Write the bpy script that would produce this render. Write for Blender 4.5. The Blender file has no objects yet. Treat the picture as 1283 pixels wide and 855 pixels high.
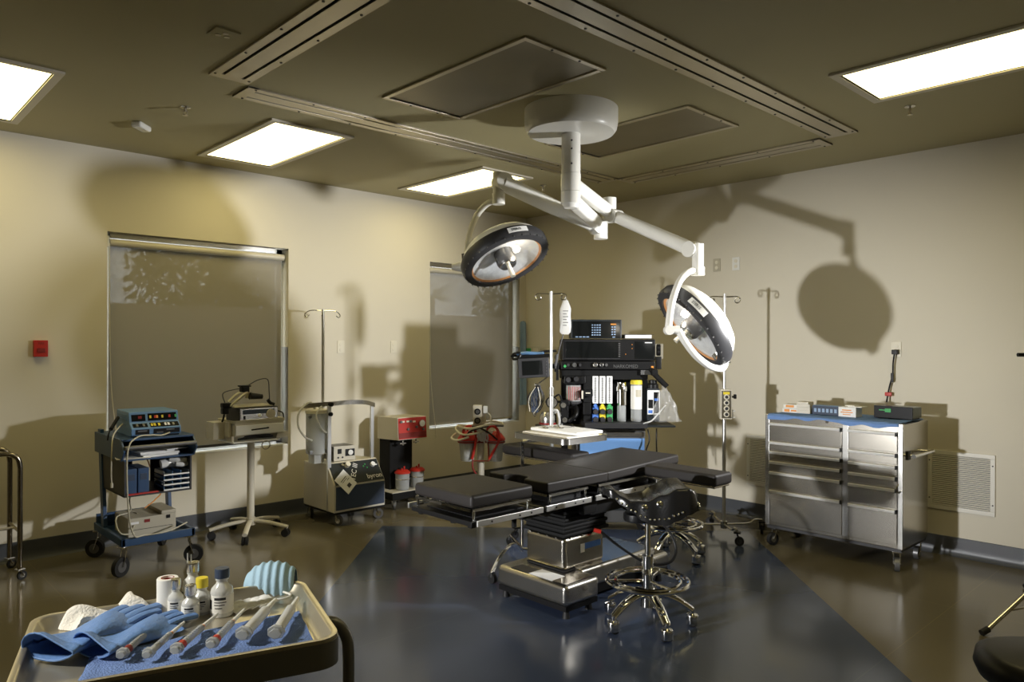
import bpy, bmesh, math, random
from mathutils import Vector, Matrix
random.seed(7)
PI = math.pi
scn = bpy.context.scene
COL = scn.collection
# ---------------------------------------------------------------- survey of the room
# world: x runs along the left wall towards the far corner, y along the right wall
TH = math.radians(43.54); FPX = 925.0; CZ = 1.5; X0 = 641.5
RX, RY = math.cos(TH), -math.sin(TH)      # camera right in plan
FX, FY = math.sin(TH), math.cos(TH)       # camera forward in plan
WX, WY, HC = 5.92, 6.0, 2.93              # right wall, left wall, ceiling height
def yh(px): return 430.9 + 0.0035*(px-X0)
def plan(X, Y): return (RX*X+FX*Y, RY*X+FY*Y)
def P(px, py, Y):
    x, y = plan((px-X0)/FPX*Y, Y); return Vector((x, y, CZ-(py-yh(px))/FPX*Y))
def G(px, py, z=0.0): return P(px, py, FPX*(CZ-z)/(py-yh(px)))
# ---------------------------------------------------------------- materials
MATS = {}
def mat(name, col, rough=.5, metal=0., noise=0., nscale=20., bump=0., bscale=60., emit=None, estr=0., alpha=1., trans=0., ior=1.45, coat=0., stretch=None, spec=.5, rvar=0.):
    m = bpy.data.materials.new(name); m.use_nodes = True
    nt = m.node_tree; b = nt.nodes['Principled BSDF']
    c4 = (*col, 1)
    b.inputs['Base Color'].default_value = c4
    b.inputs['Roughness'].default_value = rough
    b.inputs['Metallic'].default_value = metal
    b.inputs['IOR'].default_value = ior
    b.inputs['Specular IOR Level'].default_value = spec
    b.inputs['Alpha'].default_value = alpha
    b.inputs['Transmission Weight'].default_value = trans
    b.inputs['Coat Weight'].default_value = coat
    if emit:
        b.inputs['Emission Color'].default_value = (*emit, 1); b.inputs['Emission Strength'].default_value = estr
    tc = None
    def coords():
        t = nt.nodes.new('ShaderNodeTexCoord'); o = t.outputs['Object']
        if stretch:
            mp = nt.nodes.new('ShaderNodeMapping'); mp.inputs['Scale'].default_value = stretch
            nt.links.new(o, mp.inputs['Vector']); o = mp.outputs['Vector']
        return o
    if noise or rvar:
        tc = coords(); n = nt.nodes.new('ShaderNodeTexNoise'); n.inputs['Scale'].default_value = nscale; n.inputs['Detail'].default_value = 4
        nt.links.new(tc, n.inputs['Vector'])
        if noise:
            r = nt.nodes.new('ShaderNodeMix'); r.data_type = 'RGBA'
            r.inputs['A'].default_value = (*[max(0, x*(1-noise)) for x in col], 1)
            r.inputs['B'].default_value = (*[min(1, x*(1+noise)) for x in col], 1)
            nt.links.new(n.outputs['Fac'], r.inputs['Factor']); nt.links.new(r.outputs['Result'], b.inputs['Base Color'])
        if rvar:
            mr = nt.nodes.new('ShaderNodeMapRange'); mr.inputs['To Min'].default_value = max(0.02, rough-rvar); mr.inputs['To Max'].default_value = rough+rvar
            nt.links.new(n.outputs['Fac'], mr.inputs['Value']); nt.links.new(mr.outputs['Result'], b.inputs['Roughness'])
    if bump:
        tc = tc or coords(); n2 = nt.nodes.new('ShaderNodeTexNoise'); n2.inputs['Scale'].default_value = bscale; n2.inputs['Detail'].default_value = 3
        nt.links.new(tc, n2.inputs['Vector'])
        bp = nt.nodes.new('ShaderNodeBump'); bp.inputs['Strength'].default_value = bump; bp.inputs['Distance'].default_value = .01
        nt.links.new(n2.outputs['Fac'], bp.inputs['Height']); nt.links.new(bp.outputs['Normal'], b.inputs['Normal'])
    MATS[name] = m
    return m
M = {}
M['wall'] = mat('wall_paint', (.68, .635, .525), .55, bump=.05, bscale=250, noise=.03, nscale=1.5)
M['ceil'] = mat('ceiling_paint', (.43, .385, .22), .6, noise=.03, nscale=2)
M['base'] = mat('baseboard_vinyl', (.07, .075, .085), .35)
M['steel'] = mat('brushed_steel', (.52, .49, .43), .22, 1., noise=.04, nscale=2.5, rvar=.03)
M['steelh'] = mat('brushed_steel_warm', (.55, .53, .49), .26, 1., noise=.04, nscale=3, rvar=.04)
M['chrome'] = mat('chrome', (.84, .84, .83), .10, 1.)
M['pole'] = mat('polished_pole', (.72, .72, .71), .28, .85)
M['paleblue'] = mat('pale_blue_cloth', (.26, .37, .48), .8, noise=.08)
M['darktube'] = mat('dark_chrome_tube', (.26, .23, .18), .2, 1.)
M['grilleframe'] = mat('white_grille', (.78, .76, .70), .4)
M['satin'] = mat('satin_metal', (.62, .61, .58), .25, 1.)
M['bronze'] = mat('tray_steel', (.60, .55, .44), .33, .82, noise=.05, nscale=8)
M['alu'] = mat('aluminium_rail', (.75, .75, .74), .38, 1.)
M['alup'] = mat('aluminium_trim', (.50, .46, .37), .35, 1., noise=.1, nscale=4)
M['perf'] = mat('perforated_panel', (.20, .175, .12), .35, .8, noise=.2, nscale=3)
M['black'] = mat('black_plastic', (.007, .007, .0075), .4, spec=.3)
M['blackm'] = mat('black_matt', (.006, .006, .006), .7, spec=.25)
M['dark'] = mat('dark_grey', (.035, .035, .038), .45)
M['slot'] = mat('slot_dark', (.006, .006, .006), .9)
M['rubber'] = mat('rubber', (.01, .01, .01), .6)
M['grey'] = mat('grey_metal', (.16, .16, .16), .4, .6)
M['white'] = mat('white_enamel', (.80, .80, .77), .25)
M['lampwhite'] = mat('lamp_white', (.82, .81, .76), .3)
M['ivory'] = mat('ivory_plastic', (.74, .70, .58), .4)
M['beige'] = mat('beige_paint', (.50, .46, .36), .4, noise=.04)
M['putty'] = mat('putty_enamel', (.62, .58, .48), .35)
M['vinyl'] = mat('grey_black_vinyl', (.021, .0185, .0175), .5, spec=.3, bump=.06, bscale=18, noise=.1, nscale=6)
M['leather'] = mat('black_leather', (.012, .012, .012), .22, bump=.06, bscale=90)
M['paper'] = mat('paper', (.85, .85, .84), .7)
M['gauze'] = mat('gauze', (.78, .74, .66), .9, bump=.5, bscale=180)
M['bluecart'] = mat('blue_cart_paint', (.035, .075, .16), .35)
M['bluedev'] = mat('blue_device_case', (.12, .235, .42), .4, noise=.08)
M['bluecloth'] = mat('blue_cloth', (.14, .22, .46), .9, bump=.5, bscale=260, noise=.12, nscale=60)
M['towel'] = mat('blue_towel', (.17, .30, .62), .9, bump=.5, bscale=200, noise=.1, nscale=40)
M['glove'] = mat('blue_glove', (.12, .23, .48), .5, bump=.25, bscale=90, noise=.1, nscale=30)
M['mask'] = mat('pale_blue_mask', (.42, .62, .78), .75, bump=.2, bscale=200)
M['bluedrawer'] = mat('blue_drawer', (.16, .33, .66), .45)
M['navy'] = mat('navy_panel', (.040, .058, .10), .4)
M['charcoal'] = mat('charcoal_panel', (.025, .03, .034), .4, spec=.35)
M['red'] = mat('red_panel', (.48, .025, .015), .4)
M['redd'] = mat('red_dark', (.22, .012, .008), .5)
M['orange'] = mat('orange', (.8, .3, .04), .5)
M['yellow'] = mat('yellow', (.75, .6, .04), .5)
M['green'] = mat('green', (.06, .4, .12), .5)
M['blue'] = mat('blue_plastic', (.08, .2, .6), .4)
M['screen'] = mat('dark_screen', (.008, .009, .009), .12, spec=.35)
M['glass'] = mat('clear_glass', (.93, .95, .95), .04, trans=1., ior=1.45)
def thin_glass():
    m = bpy.data.materials.new('thin_glass'); m.use_nodes = True; nt = m.node_tree; nt.nodes.remove(nt.nodes['Principled BSDF'])
    t = nt.nodes.new('ShaderNodeBsdfTransparent'); g = nt.nodes.new('ShaderNodeBsdfGlossy'); g.inputs['Roughness'].default_value = .02
    mx = nt.nodes.new('ShaderNodeMixShader'); mx.inputs[0].default_value = .04
    nt.links.new(t.outputs[0], mx.inputs[1]); nt.links.new(g.outputs[0], mx.inputs[2]); nt.links.new(mx.outputs[0], nt.nodes['Material Output'].inputs['Surface'])
    return m
M['pane'] = thin_glass()
M['frost'] = mat('clear_plastic', (.72, .74, .74), .2, trans=.6, ior=1.2)
M['milk'] = mat('milky_plastic', (.88, .88, .86), .3, trans=.45, ior=1.35)
M['tape'] = mat('paper_tape_roll', (.86, .84, .78), .6, noise=.03)
M['film'] = mat('thin_film', (.80, .80, .78), .2, alpha=.2)
M['cream'] = mat('cream_tube', (.50, .47, .36), .45)
M['diffuser'] = mat('troffer_diffuser', (.9, .9, .85), .6, emit=(1., .84, .38), estr=6.0)
M['bulb'] = mat('lamp_bulb', (1., .9, .7), .4, emit=(1., .75, .4), estr=8.)
M['key'] = mat('pale_blue_keys', (.30, .42, .62), .5)
M['print'] = mat('black_print', (.02, .02, .02), .6)
M['leaf'] = mat('leaf_green', (.05, .07, .03), .8)
M['bark'] = mat('bark', (.05, .04, .03), .9)
M['stucco'] = mat('outside_stucco', (.22, .20, .17), .9, noise=.15)
M['outwhite'] = mat('outside_white', (.85, .85, .85), .7)
# reflector: faceted mirror with a warm rim
M['reflector'] = mat('lamp_reflector', (.74, .77, .84), .3, .35, noise=.3, nscale=16, bump=.3, bscale=26)
M['handle'] = mat('drawer_pull_metal', (.82, .81, .78), .45, .6)
M['vial'] = mat('vial_glass', (.86, .86, .83), .12, trans=.35, ior=1.3, coat=.4)
M['amber'] = mat('amber_filter', (.9, .45, .18), .3, .4)
# roller shade cloth: woven screen that lets some of the outside through
def shade_mat():
    m = bpy.data.materials.new('shade_screen'); m.use_nodes = True; nt = m.node_tree
    b = nt.nodes['Principled BSDF']; b.inputs['Base Color'].default_value = (.36, .33, .265, 1); b.inputs['Roughness'].default_value = .8
    t = nt.nodes.new('ShaderNodeBsdfTransparent'); mx = nt.nodes.new('ShaderNodeMixShader'); mx.inputs[0].default_value = .15
    out = nt.nodes['Material Output']
    nt.links.new(b.outputs[0], mx.inputs[1]); nt.links.new(t.outputs[0], mx.inputs[2]); nt.links.new(mx.outputs[0], out.inputs['Surface'])
    w = nt.nodes.new('ShaderNodeTexNoise'); w.inputs['Scale'].default_value = 300
    bp = nt.nodes.new('ShaderNodeBump'); bp.inputs['Strength'].default_value = .1; nt.links.new(w.outputs['Fac'], bp.inputs['Height']); nt.links.new(bp.outputs['Normal'], b.inputs['Normal'])
    return m
M['shade'] = shade_mat()
def floor_mat(name, c, rough, var):
    m = mat(name, c, rough, noise=var, nscale=1.3, rvar=.05, spec=.5)
    nt = m.node_tree; b = nt.nodes['Principled BSDF']
    src = b.inputs['Base Color'].links[0].from_socket
    tc = nt.nodes.new('ShaderNodeTexCoord'); br = nt.nodes.new('ShaderNodeTexBrick'); br.offset = 0
    br.inputs['Color1'].default_value = (1, 1, 1, 1); br.inputs['Color2'].default_value = (.97, .97, .97, 1); br.inputs['Mortar'].default_value = (1.25, 1.2, 1.05, 1)
    br.inputs['Scale'].default_value = 1.; br.inputs['Mortar Size'].default_value = .0022; br.inputs['Brick Width'].default_value = 1.83; br.inputs['Row Height'].default_value = 1.83
    mp = nt.nodes.new('ShaderNodeMapping'); mp.inputs['Location'].default_value = (.75, .5, 0)
    nt.links.new(tc.outputs['Object'], mp.inputs['Vector']); nt.links.new(mp.outputs['Vector'], br.inputs['Vector'])
    mu = nt.nodes.new('ShaderNodeMix'); mu.data_type = 'RGBA'; mu.blend_type = 'MULTIPLY'; mu.inputs['Factor'].default_value = 1.
    nt.links.new(src, mu.inputs['A']); nt.links.new(br.outputs['Color'], mu.inputs['B']); nt.links.new(mu.outputs['Result'], b.inputs['Base Color'])
    return m
M['floor'] = floor_mat('floor_sheet_tan', (.155, .135, .092), .16, .08)
M['floorb'] = floor_mat('floor_sheet_blue', (.054, .072, .125), .15, .1)
# ---------------------------------------------------------------- mesh builder
def basis(d):
    d = Vector(d).normalized(); a = Vector((0, 0, 1)) if abs(d.z) < .9 else Vector((1, 0, 0))
    u = a.cross(d).normalized(); return u, d.cross(u).normalized()
class B:
    def __init__(s): s.bm = bmesh.new()
    def add(s, other, mx=None):
        me = bpy.data.meshes.new('tmp'); other.bm.to_mesh(me)
        if mx: me.transform(mx)
        s.bm.from_mesh(me); bpy.data.meshes.remove(me); return s
    def box(s, c, d, bev=0., rz=0., seg=2, mx=None):
        t = bmesh.new(); bmesh.ops.create_cube(t, size=1)
        for v in t.verts: v.co = Vector((v.co.x*d[0], v.co.y*d[1], v.co.z*d[2]))
        if bev: bmesh.ops.bevel(t, geom=t.edges[:], offset=min(bev, .49*min(d)), segments=seg, affect='EDGES', profile=.5)
        m = Matrix.Translation(c) @ (mx if mx else Matrix.Rotation(rz, 4, 'Z'))
        t.transform(m); s._in(t); return s
    def b2(s, a, b, bev=0., seg=2):
        return s.box([(a[i]+b[i])/2 for i in range(3)], [abs(b[i]-a[i]) for i in range(3)], bev, 0, seg)
    def _in(s, t):
        me = bpy.data.meshes.new('tmp'); t.to_mesh(me); t.free(); s.bm.from_mesh(me); bpy.data.meshes.remove(me)
    def ring(s, c, u, v, r, n, r2=None):
        r2 = r2 or r
        return [s.bm.verts.new(c + u*(r*math.cos(2*PI*i/n)) + v*(r2*math.sin(2*PI*i/n))) for i in range(n)]
    def skin(s, rings, closed=False, caps=True):
        k = len(rings); n = len(rings[0])
        for a in range(k if closed else k-1):
            A, Bq = rings[a], rings[(a+1) % k]
            for i in range(n):
                j = (i+1) % n
                try: s.bm.faces.new((A[i], A[j], Bq[j], Bq[i]))
                except ValueError: pass
        if caps and not closed:
            for r, rev in ((rings[0], True), (rings[-1], False)):
                try: s.bm.faces.new(list(reversed(r)) if rev else r)
                except ValueError: pass
        return s
    def cyl(s, a, b, r, r2=None, n=16):
        a, b = Vector(a), Vector(b); u, v = basis(b-a)
        return s.skin([s.ring(a, u, v, r, n), s.ring(b, u, v, r if r2 is None else r2, n)])
    def tube(s, pts, r, n=8, closed=False, radii=None, flat=1.):
        pts = [Vector(p) for p in pts]; k = len(pts); rings = []
        tan = []
        for i in range(k):
            a = pts[i-1] if (i > 0 or closed) else pts[i]; b = pts[(i+1) % k] if (i < k-1 or closed) else pts[i]
            tan.append((b-a).normalized())
        u, v = basis(tan[0])
        for i in range(k):
            u = (u - tan[i]*u.dot(tan[i])); u = u.normalized() if u.length > 1e-6 else basis(tan[i])[0]
            v = tan[i].cross(u)
            rr = radii[i] if radii else r
            rings.append(s.ring(pts[i], u, v, rr, n, rr*flat))
        return s.skin(rings, closed)
    def lathe(s, prof, n=24, c=(0, 0, 0), mx=None, caps=False):
        t = B(); rings = []
        for r, z in prof: rings.append(t.ring(Vector((0, 0, z)), Vector((1, 0, 0)), Vector((0, 1, 0)), max(r, 1e-4), n))
        t.skin(rings, False, False)
        return s.add(t, Matrix.Translation(c) @ (mx or Matrix()))
    def prism(s, poly, ax, a, b, bev=0., seg=2):
        t = bmesh.new()
        def co(p, h): return {'z': (p[0], p[1], h), 'y': (p[0], h, p[1]), 'x': (h, p[0], p[1])}[ax]
        lo = [t.verts.new(co(p, a)) for p in poly]; hi = [t.verts.new(co(p, b)) for p in poly]; n = len(poly)
        t.faces.new(lo[::-1]); t.faces.new(hi)
        for i in range(n): t.faces.new((lo[i], lo[(i+1) % n], hi[(i+1) % n], hi[i]))
        bmesh.ops.recalc_face_normals(t, faces=t.faces[:])
        if bev: bmesh.ops.bevel(t, geom=t.edges[:], offset=bev, segments=seg, affect='EDGES', profile=.5, clamp_overlap=True)
        s._in(t); return s
    def sph(s, c, r, sc=(1, 1, 1), n=12):
        t = bmesh.new(); bmesh.ops.create_uvsphere(t, u_segments=n, v_segments=max(6, n//2+2), radius=r)
        for v in t.verts: v.co = Vector((v.co.x*sc[0]+c[0], v.co.y*sc[1]+c[1], v.co.z*sc[2]+c[2]))
        s._in(t); return s
    def tor(s, c, R, r, n=28, m=8, ax='z'):
        pts = []
        for i in range(n):
            a = 2*PI*i/n; q = (R*math.cos(a), R*math.sin(a))
            pts.append(Vector(c)+Vector({'z': (q[0], q[1], 0), 'y': (q[0], 0, q[1]), 'x': (0, q[0], q[1])}[ax]))
        return s.tube(pts, r, m, True)
    def grid(s, f, nu, nv, thick=0.):
        vs = [[s.bm.verts.new(f(i/nu, j/nv)) for j in range(nv+1)] for i in range(nu+1)]
        fs = [s.bm.faces.new((vs[i][j], vs[i+1][j], vs[i+1][j+1], vs[i][j+1])) for i in range(nu) for j in range(nv)]
        if thick:
            s.bm.normal_update(); bmesh.ops.solidify(s.bm, geom=fs, thickness=thick)
        return s
    def xf(s, m): s.bm.transform(m); return s
def obj(name, b, m, parent=None, loc=None, rot=None, sharp=38):
    bm = b.bm
    bmesh.ops.remove_doubles(bm, verts=bm.verts[:], dist=1e-5)
    bmesh.ops.recalc_face_normals(bm, faces=bm.faces[:])
    ang = math.radians(sharp)
    for f in bm.faces: f.smooth = True
    for e in bm.edges:
        if len(e.link_faces) == 2 and e.calc_face_angle(0) > ang: e.smooth = False
    me = bpy.data.meshes.new(name); bm.to_mesh(me); bm.free()
    for x in (m if isinstance(m, (list, tuple)) else [m]): me.materials.append(x)
    o = bpy.data.objects.new(name, me); COL.objects.link(o)
    wn = o.modifiers.new('flat_faces', 'WEIGHTED_NORMAL'); wn.keep_sharp = True; wn.weight = 80
    if parent: o.parent = parent
    if loc is not None: o.location = loc
    if rot is not None: o.rotation_euler = rot
    return o
def thing(name, label, cat, loc=(0, 0, 0), rz=0., group=None):
    o = bpy.data.objects.new(name, None); COL.objects.link(o); o.location = loc; o.rotation_euler = (0, 0, rz); o.empty_display_size = .05
    o['label'] = label; o['category'] = cat
    if group: o['group'] = group
    return o
def tag(o, label, cat, group=None):
    o['label'] = label; o['category'] = cat
    if group: o['group'] = group
    return o
def struct(name, b, m, parent=None):
    o = obj(name, b, m, parent); o['kind'] = 'structure'; return o
def rep(src, locs, parent=None):
    out = []
    for l in locs:
        c = src.copy(); COL.objects.link(c); c.location = l
        if parent: c.parent = parent
        out.append(c)
    return out
def many(name, make, m, parent, locs, rots=None):
    o = None
    for i, l in enumerate(locs):
        if o is None: o = obj(name, make(), m, parent, l); c = o
        else: c = o.copy(); COL.objects.link(c); c.location = l
        if rots: c.rotation_euler = rots[i]
    return o
def clone(root, loc, rz=None, label=None):
    r = root.copy(); COL.objects.link(r); r.location = loc
    if rz is not None: r.rotation_euler = (0, 0, rz)
    if label: r['label'] = label
    for ch in list(root.children):
        c = ch.copy(); COL.objects.link(c); c.parent = r
        for g in list(ch.children):
            d = g.copy(); COL.objects.link(d); d.parent = c
    return r
def cr(pts, n=6, closed=False):
    pts = [Vector(p) for p in pts]; out = []; k = len(pts)
    for i in range(k if closed else k-1):
        g = lambda j: pts[j % k] if closed else pts[max(0, min(k-1, j))]
        p0, p1, p2, p3 = g(i-1), g(i), g(i+1), g(i+2)
        for t in range(n):
            t /= n
            out.append(.5*((2*p1)+(p2-p0)*t+(2*p0-5*p1+4*p2-p3)*t*t+(3*p1-p0-3*p2+p3)*t**3))
    if not closed: out.append(pts[-1])
    return out
def text(name, s, size, m, parent, loc, rot=(PI/2, 0, 0), depth=.0006, align='CENTER', xs=1.):
    cu = bpy.data.curves.new(name, 'FONT'); cu.body = s; cu.size = size; cu.extrude = depth; cu.align_x = align; cu.align_y = 'CENTER'
    t = bpy.data.objects.new('tmp', cu); COL.objects.link(t)
    bpy.context.view_layer.update()
    me = bpy.data.meshes.new_from_object(t.evaluated_get(bpy.context.evaluated_depsgraph_get()))
    bpy.data.objects.remove(t); me.materials.clear(); me.materials.append(m); me.name = name
    o = bpy.data.objects.new(name, me); COL.objects.link(o); o.parent = parent; o.location = loc; o.rotation_euler = rot; o.scale = (xs, 1, 1)
    return o
def rrect(w, d, r, n=5, cx=0, cy=0):
    out = []
    for sx, sy, a0 in ((1, 1, 0), (-1, 1, 90), (-1, -1, 180), (1, -1, 270)):
        for i in range(n+1):
            a = math.radians(a0+90*i/n); out.append((cx+sx*(w/2-r)+r*math.cos(a), cy+sy*(d/2-r)+r*math.sin(a)))
    return out
def rring(b, w, d, r, z, n=5): return [b.bm.verts.new((x, y, z)) for x, y in rrect(w, d, r, n)]
def R3(x=0, y=0, z=0):
    from mathutils import Euler
    return Euler((x, y, z)).to_matrix().to_4x4()
# ================================================================ room shell
XL, YN = -3.2, -2.6
TK = .16
W1 = (1.585, 3.015, .61, 2.32); W2 = (4.55, 5.815, .62, 2.33)
# floor: tan sheet with a blue field set square to the camera
fb = B()
q = [plan(-1.06, 6.06), plan(1.90, 5.93), plan(1.70, 1.2), plan(-1.20, 1.2)]
fb.bm.faces.new([fb.bm.verts.new((x, y, 0)) for x, y in q])
floor_blue = struct('floor_inlay', fb, M['floorb'])
ft = B()
co = [(XL, YN), (WX+TK, YN), (WX+TK, WY+TK), (XL, WY+TK)]
ov = [ft.bm.verts.new((*p, 0)) for p in co]; iv = [ft.bm.verts.new((*p, 0)) for p in q]
# ring of faces around the blue field: outer corners 0:(-,-) 1:(+,-) 2:(+,+) 3:(-,+)
# inner order: far-left, far-right, near-right, near-left
for a, b_, c, d in ((3, 2, 0, 0),):
    pass
F_ = ft.bm.faces.new
F_((ov[3], ov[2], iv[0])); F_((ov[2], iv[1], iv[0])); F_((ov[2], ov[1], iv[1])); F_((ov[1], iv[2], iv[1])); F_((ov[1], ov[0], iv[2])); F_((ov[0], iv[3], iv[2])); F_((ov[0], ov[3], iv[3])); F_((ov[3], iv[0], iv[3]))
struct('floor', ft, M['floor'])
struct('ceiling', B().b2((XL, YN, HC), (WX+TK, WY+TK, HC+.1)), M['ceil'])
# left wall, with the two window openings
w = B()
def seg(x0, x1, z0, z1): w.b2((x0, WY, z0), (x1, WY+TK, z1))
seg(XL, W1[0], 0, HC); seg(W1[0], W1[1], 0, W1[2]); seg(W1[0], W1[1], W1[3], HC); seg(W1[1], W2[0], 0, HC)
seg(W2[0], W2[1], 0, W2[2]); seg(W2[0], W2[1], W2[3], HC); seg(W2[1], WX+TK, 0, HC)
struct('wall_left', w, M['wall'])
struct('wall_right', B().b2((WX, YN, 0), (WX+TK, WY, HC)), M['wall'])
struct('wall_near', B().b2((XL, YN-TK, 0), (WX+TK, YN, HC)), M['wall'])
struct('wall_far_left', B().b2((XL-TK, YN, 0), (XL, WY, HC)), M['wall'])
def cove(ax):
    # coved vinyl skirting, profile (out from the wall, height)
    pr = [(0, 0), (.045, 0), (.030, .004), (.016, .016), (.008, .035), (.005, .06), (.005, .128), (.0, .131)]
    b = B()
    if ax == 'y': b.prism([(WY-p, z) for p, z in pr], 'x', XL, WX-.001)
    else: b.prism([(WX-p, z) for p, z in pr], 'y', YN, WY-.001)
    return b
struct('baseboard_left', cove('y'), M['base'])
struct('baseboard_right', cove('x'), M['base'])
# windows: frame and pane in the opening
for i, (x0, x1, z0, z1) in enumerate((W1, W2)):
    y = WY+.125; fr = B(); t = .05
    fr.b2((x0, y, z0), (x1, y+.03, z0+t)); fr.b2((x0, y, z1-t), (x1, y+.03, z1)); fr.b2((x0, y, z0), (x0+t, y+.03, z1)); fr.b2((x1-t, y, z0), (x1, y+.03, z1))
    wn = struct('window_%d' % (i+1), fr, M['white'])
    obj('pane', B().b2((x0+t, y+.012, z0+t), (x1-t, y+.018, z1-t)), M['pane'], wn)
    obj('window_sill', B().b2((x0, WY+.0, z0), (x1, WY+.125, z0+.012), .003), M['white'], wn)
    # roller shade
    lab = ['brown roller shade pulled down over the large window on the left', 'brown roller shade on the narrow window nearest the corner'][i]
    rs = thing('roller_shade', lab, 'shade', ((x0+x1)/2, WY+.06, z0), 0, 'roller shades')
    hw = (x1-x0)/2; hz = z1-z0
    obj('shade_fabric', B().b2((-hw+.03, .018, .045), (hw-.03, .0195, hz-.085)), M['shade'], rs)
    obj('roller', B().cyl((-hw+.03, 0, hz-.075), (hw-.02, 0, hz-.075), .028, n=20), M['putty'], rs)
    obj('headrail', B().b2((-hw+.03, -.012, hz-.042), (hw-.1, .05, hz-.004), .003), M['satin'], rs)
    obj('bracket', B().b2((-hw+.004, -.035, hz-.11), (-hw+.02, .035, hz-.03), .003), M['white'], rs)
    obj('bottom_bar', B().b2((-hw+.03, .010, .034), (hw-.03, .028, .056), .003), M['dark'] if i == 0 else M['satin'], rs)
    cx = -hw+.02
    obj('pull_cord', B().tube(cr([(cx, -.03, hz-.08), (cx+.004, -.034, hz*.6), (cx+.02, -.03, hz*.3), (cx+.05, -.07, .02 if i else .15), (cx+.055, -.075, -.08 if i else .0)], 6), .0035, 6), M['ivory'], rs)
# outside, seen faintly through the screens
ow = thing('garden_wall', 'low stucco building wall outside, seen through the shades', 'wall', (3.5, 11.5, 0))
obj('wall_body', B().b2((-9, 0, -.2), (10, .3, 2.06)), M['stucco'], ow)
obj('coping', B().b2((-3.05, -.05, 2.0), (-2.35, -.01, 2.12)), M['outwhite'], ow)
def outside_tree(loc, n, rx, zr, label, palm=False):
    t = thing('garden_tree', label, 'tree', loc, 0, 'trees outside')
    b = B(); z0, z1 = zr; zc, rz_ = (z0+z1)/2, (z1-z0)/2
    obj('trunk', B().cyl((0, 0, 0), (0, 0, zc), .09, .05, 8), M['bark'], t)
    for k in range(n):
        if palm:
            a = 2*PI*k/n; e = random.uniform(-.2, 1.1)
            d = Vector((math.cos(a), math.sin(a)*.6, math.sin(e))).normalized(); p = Vector((0, 0, zc))
            b.tube([p, p+d*rx*.5+Vector((0, 0, .05)), p+d*rx-Vector((0, 0, .05))], .04, 5, radii=[.015, .05, .006], flat=.25)
        else:
            while True:
                q = Vector((random.uniform(-1, 1), random.uniform(-1, 1), random.uniform(-1, 1)))
                if q.length < 1: break
            c = Vector((q.x*rx, q.y*rx*.4, zc+q.z*rz_)); u = Vector((random.uniform(-1, 1), random.uniform(-.6, .6), random.uniform(-1, 1))).normalized()*random.uniform(.06, .13)
            w_ = u.cross(Vector((random.uniform(-1, 1), 1, random.uniform(-1, 1)))).normalized()*.035
            b.bm.faces.new([b.bm.verts.new(c-u), b.bm.verts.new(c+w_), b.bm.verts.new(c+u), b.bm.verts.new(c-w_)])
    obj('crown', b, M['leaf'], t)
outside_tree((9.55, 12.5, 0), 15, .5, (2.2, 2.7), 'spiky palm outside the narrow window', True)
outside_tree((11.55, 12.6, 0), 420, .75, (1.7, 2.9), 'bushy tree outside the narrow window, right of the palm')
outside_tree((4.6, 12.5, 0), 1500, 1.1, (1.5, 3.9), 'bushy tree at the left outside the large window')
outside_tree((5.9, 12.6, 0), 1600, 1.1, (1.5, 3.8), 'bushy tree at the right outside the large window')
# ================================================================ ceiling equipment
def troffer(x0, x1, y0, y1, label):
    t = thing('ceiling_light', label, 'ceiling light', ((x0+x1)/2, (y0+y1)/2, HC), 0, 'recessed fluorescent panels')
    a, d = (x1-x0)/2, (y1-y0)/2; f = B(); r = .045
    for c, s in (((0, d-r/2, -.007), (2*a, r, .014)), ((0, -d+r/2, -.007), (2*a, r, .014)), ((a-r/2, 0, -.007), (r, 2*d-2*r, .014)), ((-a+r/2, 0, -.007), (r, 2*d-2*r, .014))): f.box(c, s, .003)
    obj('frame', f, M['putty'], t)
    obj('diffuser', B().box((0, 0, -.003), (2*a-2*r-.012, 2*d-2*r-.012, .005)), M['diffuser'], t)
    g = B()
    for sx in (-1, 1): g.box((sx*(a-r-.003), 0, -.004), (.006, 2*d-2*r, .006))
    for sy in (-1, 1): g.box((0, sy*(d-r-.003), -.004), (2*a-2*r, .006, .006))
    obj('shadow_gap', g, M['dark'], t)
troffer(2.12, 2.72, 4.45, 5.70, 'bright fluorescent ceiling panel above the large window shade')
troffer(3.915, 4.495, 4.47, 5.655, 'bright fluorescent ceiling panel nearest the room corner, behind the lamp arm')
troffer(3.89, 4.52, .44, 1.68, 'bright fluorescent ceiling panel at the upper right edge')
troffer(.37, .975, 4.46, 5.71, 'bright fluorescent ceiling panel at the upper left edge')
troffer(2.12, 2.72, -.4, .83, 'fluorescent ceiling panel above and behind the camera')
def slot_diffuser(cx, cy, L, ang, label, w_=.215):
    t = thing('slot_diffuser', label, 'air vent', (cx, cy, HC), ang, 'slot diffusers around the operating field')
    f = B(); sl = .017; e = w_/2
    xs = [(-e, -.062), (-.062+sl, .062-sl), (.062, e)]
    f.box((0, -(e+.062)/2, -.006), (L, e-.062, .012), .002); f.box((0, 0, -.006), (L, .124-2*sl, .012), .002); f.box((0, (e+.062)/2, -.006), (L, e-.062, .012), .002)
    for sx in (-1, 1): f.box((sx*(L/2-.03), 0, -.006), (.06, w_, .0119))
    obj('face_plate', f, M['alup'], t)
    for sy in (-1, 1): obj('slot', B().box((0, sy*(.062-sl/2), -.003), (L-.12, sl, .004)), M['slot'], t)
    k = max(3, int(L/.32)); locs = [(-L/2+.05+(L-.1)*i/(k-1), s*(e-.016), -.012) for i in range(k) for s in (-1, 1)]
    many('screw', lambda: B().cyl((0, 0, 0), (0, 0, -.003), .007, n=8), M['dark'], t, locs)
slot_diffuser(1.63, 2.95, 1.98, PI/2, 'long metal slot diffuser at the left of the ceiling ring')
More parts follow.
